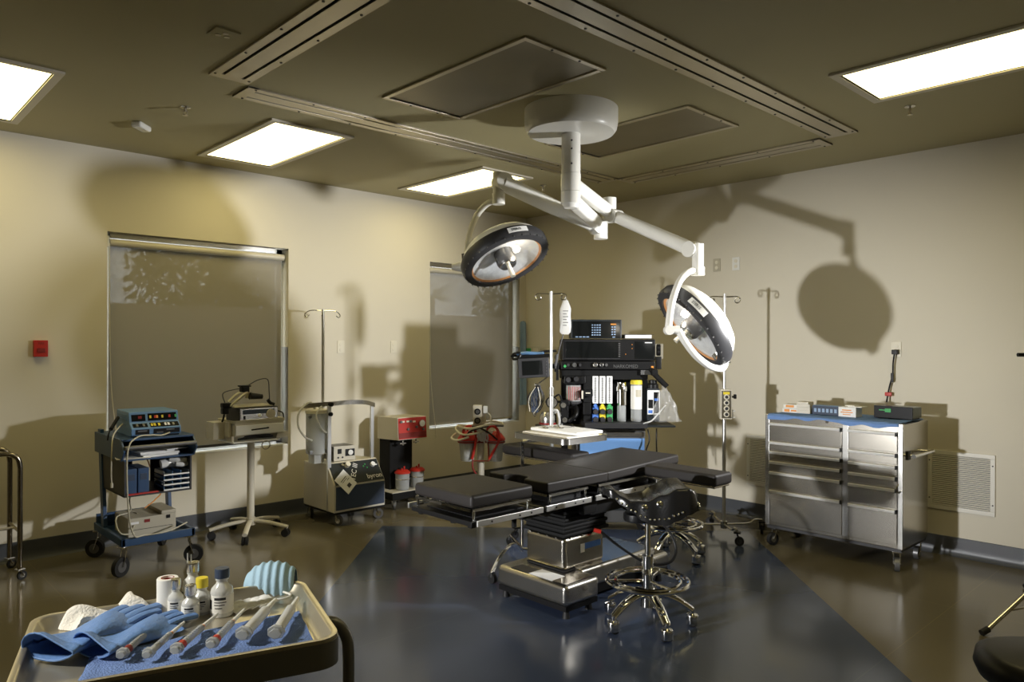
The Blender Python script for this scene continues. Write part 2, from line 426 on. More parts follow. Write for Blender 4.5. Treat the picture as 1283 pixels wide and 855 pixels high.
slot_diffuser(3.41, 4.09, 3.30, 0, 'long metal slot diffuser in front of the two far panels')
slot_diffuser(3.41, 2.09, 3.30, 0, 'long metal slot diffuser at the right of the ceiling ring')
slot_diffuser(5.15, 3.12, 1.77, PI/2, 'metal slot diffuser closest to the right wall')
def grille(cx, cy, label):
    t = thing('ceiling_grille', label, 'air vent', (cx, cy, HC), 0, 'perforated ceiling panels')
    f = B(); a, d, r = .295, .593, .03
    for c, s in (((0, d-r/2, -.006), (2*a, r, .012)), ((0, -d+r/2, -.006), (2*a, r, .012)), ((a-r/2, 0, -.006), (r, 2*d-2*r, .012)), ((-a+r/2, 0, -.006), (r, 2*d-2*r, .012))): f.box(c, s, .003)
    obj('frame', f, M['alup'], t)
    obj('perforated_plate', B().box((0, 0, -.002), (2*a-2*r, 2*d-2*r, .004)), M['perf'], t)
    many('screw', lambda: B().cyl((0, 0, 0), (0, 0, -.003), .007, n=8), M['dark'], t, [(sx*.1, sy*(d-.015), -.012) for sx in (-1, 1) for sy in (-1, 1)])
grille(2.69, 3.03, 'perforated ceiling panel left of the lamp canopy')
grille(4.08, 3.06, 'perforated ceiling panel right of the lamp canopy')
for (x, y), lb in (((1.644, 4.614), 'small chrome sprinkler head left of the panel over the large window'), ((4.779, 4.627), 'small chrome sprinkler head by the far corner panel'), ((4.762, 1.564), 'small chrome sprinkler head by the right ceiling panel')):
    t = thing('sprinkler', lb, 'sprinkler', (x, y, HC), 0, 'ceiling sprinklers')
    obj('escutcheon', B().lathe([(.0, 0), (.032, 0), (.032, -.004), (.012, -.012), (.0, -.012)], 16), M['satin'], t)
    obj('sprinkler_body', B().cyl((0, 0, -.01), (0, 0, -.03), .008, n=10).tube([(-.012, 0, -.02), (-.012, 0, -.04), (0, 0, -.052)], .003, 6).tube([(.012, 0, -.02), (.012, 0, -.04), (0, 0, -.052)], .003, 6).cyl((0, 0, -.050), (0, 0, -.054), .016, n=12), M['bronze'], t)
t = thing('smoke_detector', 'white rectangular sensor box on the ceiling near the left wall', 'detector', (1.563, 5.168, HC), math.radians(45))
obj('housing', B().box((0, 0, -.02), (.14, .07, .04), .014, 0, 3), M['white'], t)
obj('lens', B().box((.02, -.02, -.036), (.05, .02, .012), .004), M['ivory'], t)
t = thing('ceiling_plate', 'square cover plate with sensor holes on the ceiling left of the slot diffuser', 'cover plate', (1.378, 3.386, HC), math.radians(0))
obj('plate', B().box((0, 0, -.005), (.115, .115, .01), .003), M['ceil'], t)
many('sensor_hole', lambda: B().cyl((0, 0, 0), (0, 0, -.004), .013, n=12), M['alup'], t, [(.02, .015, -.009), (-.02, .015, -.009), (0, -.02, -.009)])
# ================================================================ wall plates
def plate_left(x, z, label, m, w_=.072, h=.115):
    t = thing('wall_outlet', label, 'outlet', (x, WY, z), 0, 'wall plates')
    obj('plate', B().box((0, -.003, 0), (w_, .006, h), .002), m, t)
    many('socket', lambda: B().cyl((0, 0, 0), (0, -.004, 0), .016, n=14), M['ivory'], t, [(0, -.005, .024), (0, -.005, -.024)])
    return t
def plate_right(y, z, label, m, w_=.072, h=.115):
    t = plate_left(0, z, label, m, w_, h); t.location = (WX, y, z); t.rotation_euler = (0, 0, -PI/2); return t
plate_left(3.532, 1.464, 'ivory outlet plate right of the left intravenous pole', M['ivory'])
plate_left(4.111, 1.464, 'ivory outlet plate between the two windows, nearer the narrow one', M['ivory'])
plate_right(3.552, 2.215, 'tan wall plate above the anaesthesia machine side, left of a white plate', M['beige'])
plate_right(3.362, 2.213, 'white wall plate beside the tan plate high on the right wall', M['white'])
pt = plate_right(2.034, 1.467, 'ivory outlet above the tool cabinet with a black plug in it', M['ivory'])
t = thing('fire_alarm_pull', 'red fire alarm box on the left wall', 'alarm', (1.16, WY, 1.455))
obj('housing', B().b2((-.0425, -.04, -.0575), (.0425, .003, .0575), .004), M['red'], t)
obj('pull_handle', B().box((0, -.042, -.012), (.05, .008, .03), .003), M['redd'], t)
text('lettering', 'FIRE', .02, M['redd'], t, (0, -.0405, .035))
def vent(y, z, wd, h, label):
    t = thing('wall_vent', label, 'air vent', (WX, y, z), -PI/2, 'wall return grilles')
    f = B(); r = .03
    for c, s in (((0, -.006, h/2-r/2), (wd, .012, r)), ((0, -.006, -h/2+r/2), (wd, .012, r)), ((wd/2-r/2, -.006, 0), (r, .012, h-2*r)), ((-wd/2+r/2, -.006, 0), (r, .012, h-2*r))): f.box(c, s, .003)
    obj('frame', f, M['grilleframe'], t)
    l = B(); n = 26
    for i in range(n): l.box((0, -.006, -h/2+r+(h-2*r)*(i+.5)/n), (wd-2*r, .012, .004), 0, 0, 2, R3(math.radians(35)))
    obj('louvres', l, M['grilleframe'], t)
    obj('duct_backing', B().box((0, -.001, 0), (wd-2*r, .002, h-2*r)), M['dark'], t)
    many('screw', lambda: B().cyl((0, 0, 0), (0, -.003, 0), .005, n=8), M['dark'], t, [(sx*(wd/2-.014), -.012, sz*h*.32) for sx in (-1, 1) for sz in (-1, 1)])
vent(1.602, .53, .425, .425, 'square louvred grille on the wall right of the tool cabinet')
vent(3.03, .50, .44, .43, 'louvred wall grille half hidden at the left of the tool cabinet')
# ================================================================ surgical light
def mx_dir(n, loc):
    # local +z axis opposite to the light direction n
    z = -Vector(n).normalized(); u, v = basis(z)
    m = Matrix((u, v, z)).transposed().to_4x4(); return Matrix.Translation(loc) @ m
SL = Vector((*plan(.356, 4.51), HC))
sl = thing('surgical_light', 'white two-headed surgical light hanging from a round ceiling canopy over the table', 'surgical light', SL)
def rel(p): return Vector(p)-SL
obj('canopy', B().lathe([(0, 0), (.285, 0), (.285, -.085), (.278, -.125), (.262, -.145), (0, -.15)], 48), M['lampwhite'], sl, sharp=50)
cc = B().cyl((0, 0, -.14), (0, 0, -.39), .058, n=28).cyl((0, 0, -.392), (0, 0, -.50), .06, n=28).cyl((0, 0, -.502), (0, 0, -.575), .06, n=28).cyl((0, 0, -.575), (0, 0, -.60), .054, .04, 28)
col_ = obj('column', cc, M['lampwhite'], sl)
many('screw', lambda: B().sph((0, 0, 0), .006, n=8), M['dark'], sl, [(-.058*FX, -.058*FY, z) for z in (-.20, -.25, -.34)])
# extension arms, running away from the camera
def arm(name, a, b, wd, h):
    a, b = Vector(a), Vector(b); d = b-a; L = d.length; z = d.normalized()
    s = Vector((0, 0, 1)).cross(z).normalized(); up = z.cross(s)
    m = Matrix((z, s, up)).transposed().to_4x4()
    return obj(name, B().box((0, 0, 0), (L, wd, h), min(wd, h)*.3, 0, 3).xf(Matrix.Translation((a+b)/2) @ m), M['lampwhite'], sl)
J1 = P(763, 266, 5.2); J2 = P(752, 284, 5.3)
ea = arm('extension_arm', rel(P(719, 233, 4.55)), rel(J1), .075, .085)
arm('extension_arm', rel(P(719, 254, 4.52)), rel(J2), .075, .085)
jb = B(); j1 = rel(J1)
jb.cyl(j1+Vector((0, 0, .10)), j1-Vector((0, 0, .07)), .048, n=20)
obj('arm_joint', jb, M['lampwhite'], sl)
jb = B(); j2 = rel(J2); jb.cyl(j2+Vector((0, 0, .06)), j2-Vector((0, 0, .09)), .05, n=20)
obj('arm_joint', jb, M['lampwhite'], sl)
def spring_arm(a, b, r0, r1, joint=True):
    a, b = rel(a), rel(b); d = (b-a); n = 9
    t = B().tube([a+d*(i/n) for i in range(n+1)], r0, 14, radii=[r0+(r1-r0)*min(1, i/(n*.55)) for i in range(n+1)])
    o = obj('spring_arm', t, M['lampwhite'], sl)
    s = Vector((0, 0, 1)).cross(d).normalized()
    for p, r in ((a, r0), (b, r1)): obj('pivot_cap', B().cyl(p-s*.045, p+s*.045, r*1.12, n=22), M['lampwhite'], o)
    return o
S1 = P(770, 271, 5.15); E1 = P(867, 313, 4.65)
spring_arm(S1, E1, .042, .045)
S2 = P(747, 285, 5.22); E2 = P(629, 229, 4.9)
spring_arm(S2, E2, .042, .055)
# elbows and yokes
def yoke(pts, r, name='yoke'): return obj(name, B().tube(cr([rel(p) for p in pts], 8), r, 12), M['lampwhite'], sl)
e1 = rel(P(874, 312, 4.62)); b1 = rel(P(874, 343, 4.62))
obj('drop_post', B().cyl(e1+Vector((0, 0, .03)), b1, .036, n=18).cyl(b1+Vector((0, 0, .04)), b1-Vector((0, 0, .012)), .042, n=18), M['lampwhite'], sl)
yoke([P(871, 339, 4.62), P(862, 341, 4.56), P(851, 353, 4.48), P(842, 378, 4.38), P(838, 405, 4.34), P(838, 414, 4.34)], .021)
pv = rel(P(838, 414, 4.34)); pv2 = rel(P(850, 414, 4.34))
obj('yoke_joint', B().cyl(pv-Vector((.03*FX, .03*FY, 0)), pv+Vector((.03*FX, .03*FY, 0)), .028, n=18).cyl(pv, pv2+(pv2-pv)*.1, .025, n=16), M['lampwhite'], sl)
yoke([P(850, 414, 4.34), P(858, 428, 4.34), P(872, 446, 4.37), P(889, 459, 4.44), P(904, 462, 4.55), P(909, 455, 4.62)], .021)
e2 = rel(P(623.5, 222, 4.9)); b2 = rel(P(624, 254, 4.9))
obj('drop_post', B().cyl(e2+Vector((0, 0, .03)), b2+Vector((0, 0, .03)), .036, n=18).cyl(b2+Vector((0, 0, .06)), b2-Vector((0, 0, .012)), .043, n=18), M['lampwhite'], sl)
yoke([P(621, 251, 4.9), P(609, 256, 4.95), P(597, 270, 5.02), P(589, 290, 5.08), P(585, 312, 5.1), P(583, 330, 5.06)], .021)
def head(c, n, roll, label_ang, name='lamp_head'):
    m = mx_dir(n, rel(c)) @ Matrix.Rotation(roll, 4, 'Z')
    dome = obj(name, B().lathe([(.285, .03), (.286, .055), (.272, .085), (.238, .122), (.18, .152), (.10, .17), (.0, .176)], 48), M['lampwhite'], sl, sharp=60)
    dome.matrix_local = m
    obj('rim', B().lathe([(.250, -.032), (.272, -.034), (.296, -.028), (.306, -.005), (.306, .035), (.296, .052), (.284, .05), (.250, .0), (.250, -.032)], 56), M['dark'], dome, sharp=50)
    obj('reflector', B().lathe([(.252, -.018), (.246, -.012), (.20, .022), (.12, .045), (.05, .052)], 40), M['reflector'], dome)
    obj('filter_ring', B().lathe([(.252, -.021), (.236, -.013), (.240, -.011), (.252, -.017)], 40), M['amber'], dome)
    obj('glass_cover', B().lathe([(.25, -.024), (.0, -.024), (.0, -.026), (.25, -.026)], 40), M['pane'], dome)
    hub = obj('hub', B().lathe([(.0, .05), (.066, .05), (.07, -.03), (.06, -.05), (.0, -.052)], 28), M['grey'], dome)
    obj('handle', B().cyl((0, 0, -.05), (0, 0, -.145), .014, .018, 14), M['ivory'], dome)
    obj('hub_cap', B().lathe([(.0, -.050), (.058, -.050), (.056, -.058), (.0, -.060)], 28), M['satin'], dome)
    obj('bulb', B().sph((-.03, .105, .02), .008, n=10), M['bulb'], dome)
    many('vent_slot', lambda: B().box((0, 0, 0), (.008, .004, .01)), M['grey'], dome, [(.3*math.cos(a), .3*math.sin(a), -.027) for a in [2*PI*i/30 for i in range(30)]], [(0, 0, 2*PI*i/30+PI/2) for i in range(30)])
    # white plate curved round the rim
    a0 = label_ang; g = B().grid(lambda u, v: (.3075*math.cos(a0+(u-.5)*.46), .3075*math.sin(a0+(u-.5)*.46), -.004+.038*v), 10, 1, .001)
    pl = obj('name_plate', g, M['white'], dome)
    me = None
    ch = 'STERIS'
    for i, q in enumerate(ch):
        a = a0-.14+i*.038
        t = text('plate_lettering', q, .024, M['charcoal'], dome, (.309*math.cos(a), .309*math.sin(a), .015), (PI/2, 0, a+PI/2), .0004)
    # pivot collar on the side opposite
    return dome
HR = P(868, 410, 4.66); nr = R3().to_3x3() @ Vector((*plan(-.78, -.09), -.62))
h1 = head(HR, nr, 0, 0)
HL = P(633, 324, 4.95); nl = Vector((*plan(.36, -.37), -.85))
h2 = head(HL, nl, 0, 0)
LAMPS = [(h1, HR, nr), (h2, HL, nl)]
# turn each plate towards the camera: find the rim angle with the best view
def aim_plate(dome, c, n, px, py):
    m = mx_dir(n, c); best = None
    for i in range(180):
        a = 2*PI*i/180; p = m @ Vector((.307*math.cos(a), .307*math.sin(a), .015))
        X = RX*p.x+RY*p.y; Y = FX*p.x+FY*p.y
        x_ = X0+FPX*X/Y; y_ = yh(x_)-(p.z-CZ)/Y*FPX; d = math.hypot(x_-px, y_-py)
        if best is None or d < best[0]: best = (d, a)
    for ch in dome.children:
        if ch.name.split('.')[0] in ('name_plate',): ch.rotation_euler = (0, 0, best[1])
        if ch.name.split('.')[0] == 'plate_lettering':
            a = best[1]; l = Matrix.Rotation(a, 4, 'Z') @ ch.location; ch.location = l; ch.rotation_euler[2] += a
aim_plate(h1, HR, nr, 864, 396); aim_plate(h2, HL, nl, 651, 300)
# collars joining rim and yoke
def collar(dome, p, q, r0, r1, m): obj('pivot_collar', B().cyl(p, q, r0, r1, 18), m, sl)
collar(h1, rel(P(901, 442, 4.66)), rel(P(909, 457, 4.63)), .05, .038, M['satin'])
collar(h2, rel(P(589, 334, 4.99)), rel(P(566, 335, 5.0)), .05, .02, M['lampwhite'])
collar(h2, rel(P(586, 318, 5.0)), rel(P(588, 345, 5.0)), .045, .045, M['dark'])
# ================================================================ operating table  (root at 3.3, 3.0)
ot = thing('operating_table', 'operating table with black vinyl pads and a steel pedestal in the middle of the room', 'operating table', (3.3, 3.0, 0))
def crease_pad(name, b, m): return obj(name, b, m, ot, sharp=50)
crease_pad('leg_pad', B().b2((-.945, -.24, .685), (-.515, .24, .752), .018, 3), M['vinyl'])
# seat and back pad with the perineal cut-out; back part lifts slightly
cut = [(-.41+.085*math.cos(a), .03+.085*math.sin(a)) for a in [PI/2-PI*i/10 for i in range(11)]]
poly = [(-.41, -.24), (.112, -.24), (.112, .24), (-.41, .24)] + cut
sp = B().prism(poly, 'z', .69, .748, .012, 2)
crease_pad('seat_pad', sp, M['vinyl'])
bk = B().b2((0, -.24, 0), (.74, .24, .058), .014, 3).xf(Matrix.Translation((.104, 0, .69)) @ R3(0, math.radians(-2.2), 0))
crease_pad('back_pad', bk, M['vinyl'])
hp = crease_pad('head_rest', B().prism(rrect(.24, .26, .11, 6, .98, .02), 'z', .655, .715, .015, 2), M['leather'])
obj('head_rest_bar', B().b2((.8, -.06, .645), (.98, -.03, .658)).b2((.8, .06, .645), (.98, .09, .658)), M['satin'], hp)
for sgn, c, L, nm in ((-1, (.505, -.52), .50, 'right'), (1, (.50, .66), .70, 'left')):
    ap = obj('arm_board', B().box((c[0], c[1], .725), (.185, L, .07), .018, 0, 3), M['vinyl'], ot, sharp=50)
    obj('arm_board_plate', B().box((c[0], c[1], .683), (.165, L-.03, .012), .004), M['steel'], ap)
    obj('arm_board_clamp', B().box((c[0], c[1]-sgn*(L/2-.02), .655), (.06, .07, .05), .006).cyl((c[0]-.02, c[1]-sgn*(L/2-.03), .63), (c[0]-.02, c[1]-sgn*(L/2-.03), .60), .018, n=12), M['satin'], ap)
# section frames
def sect(u0, u1):
    f = B(); f.b2((u0, -.235, .668), (u1, -.227, .682)).b2((u0, .227, .668), (u1, .235, .682)).b2((u0, -.235, .668), (u0+.008, .235, .682)).b2((u1-.008, -.235, .668), (u1, .235, .682))
    o = obj('pad_frame', f, M['satin'], ot)
    many('frame_peg', lambda: B().cyl((0, 0, 0), (0, 0, .05), .007, n=10), M['chrome'], ot, [(u, v, .622) for u in (u0+.02, u1-.03) for v in (-.231, .231)])
    obj('section_plate', B().b2((u0-.01, -.25, .600), (u1+.02, .25, .626), .004).b2((u0+.05, -.19, .62), (u1-.02, .19, .69 if u0 > -.9 else .63)), M['black'], ot)
sect(-.945, -.52); sect(-.40, -.06); sect(.02, .60)
def rail(u0, u1, v):
    o = obj('side_rail', B().box(((u0+u1)/2, v, .622), (u1-u0, .011, .030), .002), M['alu'], ot)
    many('rail_bolt', lambda: B().cyl((0, 0, 0), (0, -.004 if v < 0 else .004, 0), .005, n=8), M['dark'], o, [(u0+(u1-u0)*k, v-.005 if v < 0 else v+.005, .622) for k in (.2, .62, .8)])
    for q in (u0+.05, u1-.08): obj('rail_spacer', B().b2((q, min(v, v*.88), .612), (q+.03, max(v, v*.88), .632)), M['dark'], o)
for v in (-.285, .285):
    rail(-.95, -.49, v); rail(-.465, -.10, v); rail(-.06, .52, v)
# under-carriage
un = B().b2((-.5, -.14, .54), (.45, .14, .60), .01).b2((-.93, -.22, .585), (-.50, -.19, .602)).b2((-.93, .19, .585), (-.50, .22, .602)).cyl((-.52, -.25, .61), (-.52, .25, .61), .022, n=14).cyl((-.43, -.26, .60), (-.43, .26, .60), .03, n=14).b2((-.10, -.235, .52), (.02, -.19, .60), .01)
un.b2((.0, -.21, .50), (.62, .21, .61), .01)
obj('under_frame', un, M['black'], ot)
hd = B()
for u in (-.86, -.74): hd.cyl((u, .0, .585), (u, .0, .565), .02, n=12)
hd.cyl((-.62, -.2, .585), (-.62, -.2, .54), .014, n=12)
obj('release_knob', hd, M['blackm'], ot)
bl = B()
for i in range(8):
    wv = .010 if i % 2 else 0
    bl.box((0, -.005, .405+i*.021), (.40-wv*2-i*.006, .34-wv*2-i*.004, .022), .008)
obj('bellows', bl, M['blackm'], ot)
clm = obj('column', B().b2((-.19, -.165, .20), (.17, .15, .392), .028, 4), M['steel'], ot, sharp=60)
obj('column_seam', B().b2((-.184, -.159, .195), (.164, .144, .203)), M['slot'], clm)
many('column_screw', lambda: B().sph((0, 0, 0), .006, n=8), M['chrome'], clm, [(-.19, v, .385) for v in (-.10, -.03, .04, .11)] + [(u, -.165, .385) for u in (-.13, -.03, .06, .13)])
stk = obj('sticker', B().b2((-.02, -.1665, .30), (.13, -.165, .335)), M['blue'], clm)
obj('sticker', B().b2((-.05, -.1668, .285), (-.015, -.165, .335)), M['paper'], clm)
# pedestal base
bs = B()
bs.b2((-.345, -.32, .07), (-.06, .235, .192), .03, 4)
bs.b2((-.10, -.215, .085), (.62, .16, .205), .022, 3)
bs.b2((.48, -.28, .07), (.68, .235, .18), .03, 4)
base = obj('base', bs, M['steelh'], ot, sharp=60)
obj('base_skirt', B().b2((-.335, -.31, .045), (-.07, .225, .075)).b2((-.08, -.19, .03), (.60, .14, .09)).b2((.49, -.27, .045), (.67, .225, .075)), M['black'], ot)
many('floor_foot', lambda: B().cyl((0, 0, .0), (0, 0, .05), .022, .014, 12), M['rubber'], ot, [(-.30, -.28, 0), (-.30, .20, 0), (-.10, -.27, 0), (.6, -.25, 0), (.6, .2, 0), (-.1, .2, 0)])
obj('rating_label', B().b2((-.33, -.20, .1915), (-.22, -.02, .1925)), M['paper'], base)
obj('rating_label', B().b2((-.33, -.01, .1915), (-.24, .13, .1925)), M['dark'], base)
cord = obj('power_cord', B().tube(cr([(.05, -.17, .40), (.08, -.20, .395), (.16, -.30, .30), (.25, -.42, .22), (.36, -.50, .22), (.42, -.50, .30), (.40, -.42, .42), (.30, -.20, .50)], 8), .008, 8), M['black'], ot)
obj('cord_plug', B().cyl((.055, -.175, .402), (.085, -.205, .392), .013, n=10), M['red'], cord)
# ================================================================ chrome stools
def stool(name, label, cat, cx, cy, rz, zs, kind):
    t = thing(name, label, cat, (cx, cy, 0), rz, 'chrome rolling stools')
    n = 5
    for i in range(n):
        a = 2*PI*i/n; d = Vector((math.cos(a), math.sin(a), 0))
        lg = B().tube(cr([d*.02+Vector((0, 0, .165)), d*.08+Vector((0, 0, .165)), d*.16+Vector((0, 0, .135)), d*.235+Vector((0, 0, .085))], 5), .028, 12, radii=[.03-.008*i/15 for i in range(16)], flat=.75)
        lo = obj('leg', lg, M['chrome'], t)
        s = Vector((-d.y, d.x, 0)); c = d*.235
        cs = B()
        cs.lathe([(0, .014), (.031, .014), (.033, .018), (.033, .054), (.030, .062), (.016, .066), (.011, .068), (.011, .09), (0, .09)], 22, c)
        obj('caster', cs, M['chrome'], lo)
        obj('caster_tread', B().cyl(c-s*.022+Vector((0, 0, .024)), c-s*.004+Vector((0, 0, .024)), .0238, n=20).cyl(c+s*.022+Vector((0, 0, .024)), c+s*.004+Vector((0, 0, .024)), .0238, n=20), M['rubber'], lo)
    obj('hub', B().cyl((0, 0, .10), (0, 0, .185), .04, .034, 20), M['chrome'], t)
    obj('gas_lift', B().cyl((0, 0, .18), (0, 0, min(.37, zs-.2)), .030, n=22).cyl((0, 0, .3), (0, 0, zs-.06), .0155, n=16), M['chrome'], t)
    fr = B().tor((0, 0, .235), .215, .0115, 44).tor((0, 0, .235), .172, .0105, 40)
    for i in range(3):
        a = 2*PI*i/3+.3; fr.cyl((.03*math.cos(a), .03*math.sin(a), .235), (.215*math.cos(a), .215*math.sin(a), .235), .008, n=8)
    obj('foot_ring', fr, M['chrome'], t)
    return t
SF = plan(.73, 3.95)
st = stool('saddle_stool', 'chrome saddle stool with studded black leather seat in front of the table', 'stool', SF[0], SF[1], math.radians(-120), .70, 0)
# saddle: length along local x (pommel at -x), flanks to +-y; set square to the camera
def lerp_tab(tab, x):
    if x <= tab[0][0]: return tab[0][1]
    for (a, za), (b, zb) in zip(tab, tab[1:]):
        if x <= b:
            k = (x-a)/(b-a); k = k*k*(3-2*k); return za+(zb-za)*k
    return tab[-1][1]
RIDGE = [(-.245, .685), (-.232, .735), (-.20, .735), (-.15, .700), (-.10, .680), (-.03, .684), (.05, .722), (.13, .757), (.185, .760), (.22, .735), (.238, .680), (.243, .640)]
FLANK = [(-.245, .70), (-.20, .688), (-.15, .655), (-.10, .62), (-.05, .585), (.0, .565), (.06, .568), (.12, .595), (.18, .625), (.243, .640)]
HALF = [(-.245, .03), (-.20, .07), (-.10, .115), (.0, .15), (.10, .18), (.18, .175), (.243, .135)]
def sf(u, v):
    x = -.245+.488*u; s = (v-.5)*2; a = abs(s); h = lerp_tab(HALF, x); zr, zf = lerp_tab(RIDGE, x), lerp_tab(FLANK, x)
    if a < .62:
        k = a/.62; y = h*.86*k; z = zr-.020*(1-k*k)*math.exp(-(x/.2)**2)
    else:
        k = (a-.62)/.38; y = h*(.86+.14*math.sin(k*PI/2)); z = zr-(zr-zf)*(1-math.cos(k*PI/2))
    return (x, y if s > 0 else -y, z)
rzs = -TH-math.radians(-120)
seat = obj('seat', B().grid(sf, 36, 40, .03), M['leather'], st, (0, 0, 0), (0, 0, rzs), sharp=60)
obj('seat_pan', B().prism(rrect(.26, .16, .07, 5), 'z', .555, .60, .02, 2), M['black'], st, (0, 0, 0), (0, 0, rzs))
pts = []
for i in range(15):
    p = sf(.14+.66*i/14, .025); pts.append((p[0], p[1]-.002, p[2]+.002))
many('stud', lambda: B().sph((0, 0, 0), .0075, n=8), M['chrome'], seat, pts)
pts = [sf(.995, .06+.088*i) for i in range(11)]; many('stud', lambda: B().sph((0, 0, 0), .0075, n=8), M['chrome'], seat, [(p[0]+.001, p[1], p[2]+.012) for p in pts])
q1, q2 = sf(.42, .10), sf(.57, .10)
many('concho', lambda: B().sph((0, 0, 0), .019, (1, .5, 1), 12), M['chrome'], seat, [(q1[0], q1[1]-.003, q1[2]-.005), (q2[0], q2[1]-.003, q2[2]-.003)])
SR = plan(1.13, 5.22)
s2 = stool('low_stool', 'lower chrome rolling stool half hidden behind the saddle stool', 'stool', SR[0], SR[1], math.radians(-100), .46, 1)
obj('seat', B().lathe([(0, .40), (.15, .40), (.175, .415), (.18, .44), (.17, .465), (.12, .475), (0, .478)], 36), M['leather'], s2, sharp=60)
# ================================================================ mayo stand with instrument tray over the table
PB = P(655, 690, 5.15)
ms = thing('mayo_stand', 'tall mayo stand whose tray reaches over the table from behind', 'instrument stand', (PB.x, PB.y, 0))
def mrel(p): p = Vector(p); return Vector((p.x-PB.x, p.y-PB.y, p.z))
obj('post', B().cyl((0, 0, .05), (0, 0, .60), .013, n=14).box((0, 0, .67), (.022, .012, .30), .002, -TH), M['chrome'], ms)
many('post_hole', lambda: B().cyl((0, 0, 0), (0.0, -.004, 0), .005, n=8), M['dark'], ms, [(-.004, -.005, .72+.03*i) for i in range(3)], [(0, 0, -TH)]*3)
w1 = G(618, 731); w2 = G(646, 700)
f1 = mrel(w1); f2 = mrel(P(700, 700, 5.0)); f2.z = 0; f3 = mrel(P(640, 690, 5.5)); f3.z = 0
bb = B().tube(cr([(0, 0, .07), f1*.35+Vector((0, 0, .15)), f1*.75+Vector((0, 0, .13)), f1+Vector((0, 0, .07))], 6), .012, 8).tube([(0, 0, .07), f2+Vector((0, 0, .07))], .012, 8).tube([(0, 0, .07), f3+Vector((0, 0, .07))], .012, 8)
obj('base_leg', bb, M['chrome'], ms)
for q in (f1, f2, f3):
    cs = obj('caster', B().cyl(q+Vector((-.012, 0, .03)), q+Vector((.012, 0, .03)), .03, n=18), M['rubber'], ms)
    obj('caster_fork', B().box(q+Vector((0, 0, .055)), (.034, .02, .035), .004), M['satin'], cs)
TC = [G(642.6, 541.6, .87), G(710, 551, .87), G(763, 544, .87)]
tc = (TC[0]+TC[2])/2; ax_ = (TC[1]-TC[0]); trz = math.atan2(ax_.y, ax_.x)
TW, TD = ax_.length, (TC[2]-TC[1]).length
obj('tray_support', B().tube([mrel(P(655, 553, 5.15)), mrel(Vector((tc.x, tc.y, .822)))], .012, 8), M['satin'], ms)
def tray_mesh(w_, d_, r, ztop, zin, zout, lip=.012):
    b = B()
    prof = [(0, zout), (.0, ztop-.004), (-.002, ztop), (lip, ztop), (lip+.004, ztop-.004), (lip+.012, zin+.012), (lip+.022, zin+.003), (lip+.032, zin)]
    rings = [rring(b, w_-2*o_, d_-2*o_, max(.006, r-o_*.6), z, 6) for o_, z in prof]
    b.skin(rings, False, False)
    b.bm.faces.new(rings[-1]); b.bm.faces.new(rings[0][::-1])
    return b
t = obj('instrument_tray', tray_mesh(TW, TD, .05, .87, .85, .828), M['satin'], None, (tc.x, tc.y, 0), (0, 0, trz), 60)
tag(t, 'shallow steel tray of folded towels on the mayo stand above the operating table', 'tray')
def onmayo(u, v): return tc + Vector((math.cos(trz)*u-math.sin(trz)*v, math.sin(trz)*u+math.cos(trz)*v, 0))
fl = obj('folded_towel', B().box((0, 0, .8625), (TW*.84, TD*.72, .025), .008, 0, 3), M['gauze'], None, (tc.x, tc.y, 0), (0, 0, trz)); tag(fl, 'cream folded towel lying flat in the mayo tray', 'towel')
p = onmayo(.01, .05)
fl2 = obj('instrument_cassette', B().box((0, 0, .888), (TW*.86, TD*.60, .022), .007, 0, 3), M['paper'], None, (p.x, p.y, 0), (0, 0, trz)); tag(fl2, 'white wrapped pack lying on the towel in the mayo tray', 'pack')
for i, (u, v, a) in enumerate(((-.12, .08, .3), (-.06, .05, .9), (-.01, .09, -.2), (-.09, .0, .1), (-.16, .02, .6))):
    p = onmayo(u, v)
    s_ = B().tube(cr([(-.055, 0, 0), (-.02, .004, .002), (.02, -.003, .001), (.06, .0, 0)], 5), .004, 6)
    for q in (-1, 1): s_.tor((-.065, q*.012, 0), .010, .0025, 14, 6)
    tag(obj('surgical_clamp', s_, M['satin'], None, (p.x, p.y, .9035), (0, 0, a)), ['steel clamp at the back left of the white pack', 'steel clamp slanting across the middle of the white pack', 'steel clamp furthest right on the white pack', 'steel clamp nearest the front of the white pack', 'steel clamp at the left end of the white pack'][i], 'surgical clamp', 'clamps on the mayo tray pack')
# ================================================================ helpers for castors
def caster(parent, c, r, wd, m_fork, m_tread, ang=0., hub=None, top=None):
    # c: floor point under the swivel, wheel trails along ang
    d = Vector((math.cos(ang), math.sin(ang), 0)); s = Vector((-d.y, d.x, 0)); w = Vector(c)+d*r*.45+Vector((0, 0, r))
    top = top or r*2.3
    f = B()
    for q in (-1, 1): f.tube([Vector(c)+Vector((0, 0, top-.008))+s*q*(wd*.5+.004), Vector(c)+Vector((0, 0, top*.8))+s*q*(wd*.5+.005), w+s*q*(wd*.5+.005)], .006, 8, radii=[.010, .011, .009], flat=.45)
    f.box(Vector(c)+Vector((0, 0, top-.006)), (wd+.03, wd+.03, .012), .003, ang)
    fo = obj('caster', f, m_fork, parent)
    obj('wheel', B().cyl(w-s*wd*.5, w+s*wd*.5, r, n=26), m_tread, fo)
    obj('wheel_hub', B().cyl(w-s*wd*.53, w+s*wd*.53, r*.55, n=20), hub or m_fork, fo)
    return fo
# ================================================================ blue cart
CX, CY = 1.67, 5.44
ct = thing('equipment_cart', 'blue steel trolley with shelves standing left of the large window', 'trolley', (CX, CY, 0))
def bar(b, p, q, t): b.tube([p, q], t, 4); return b
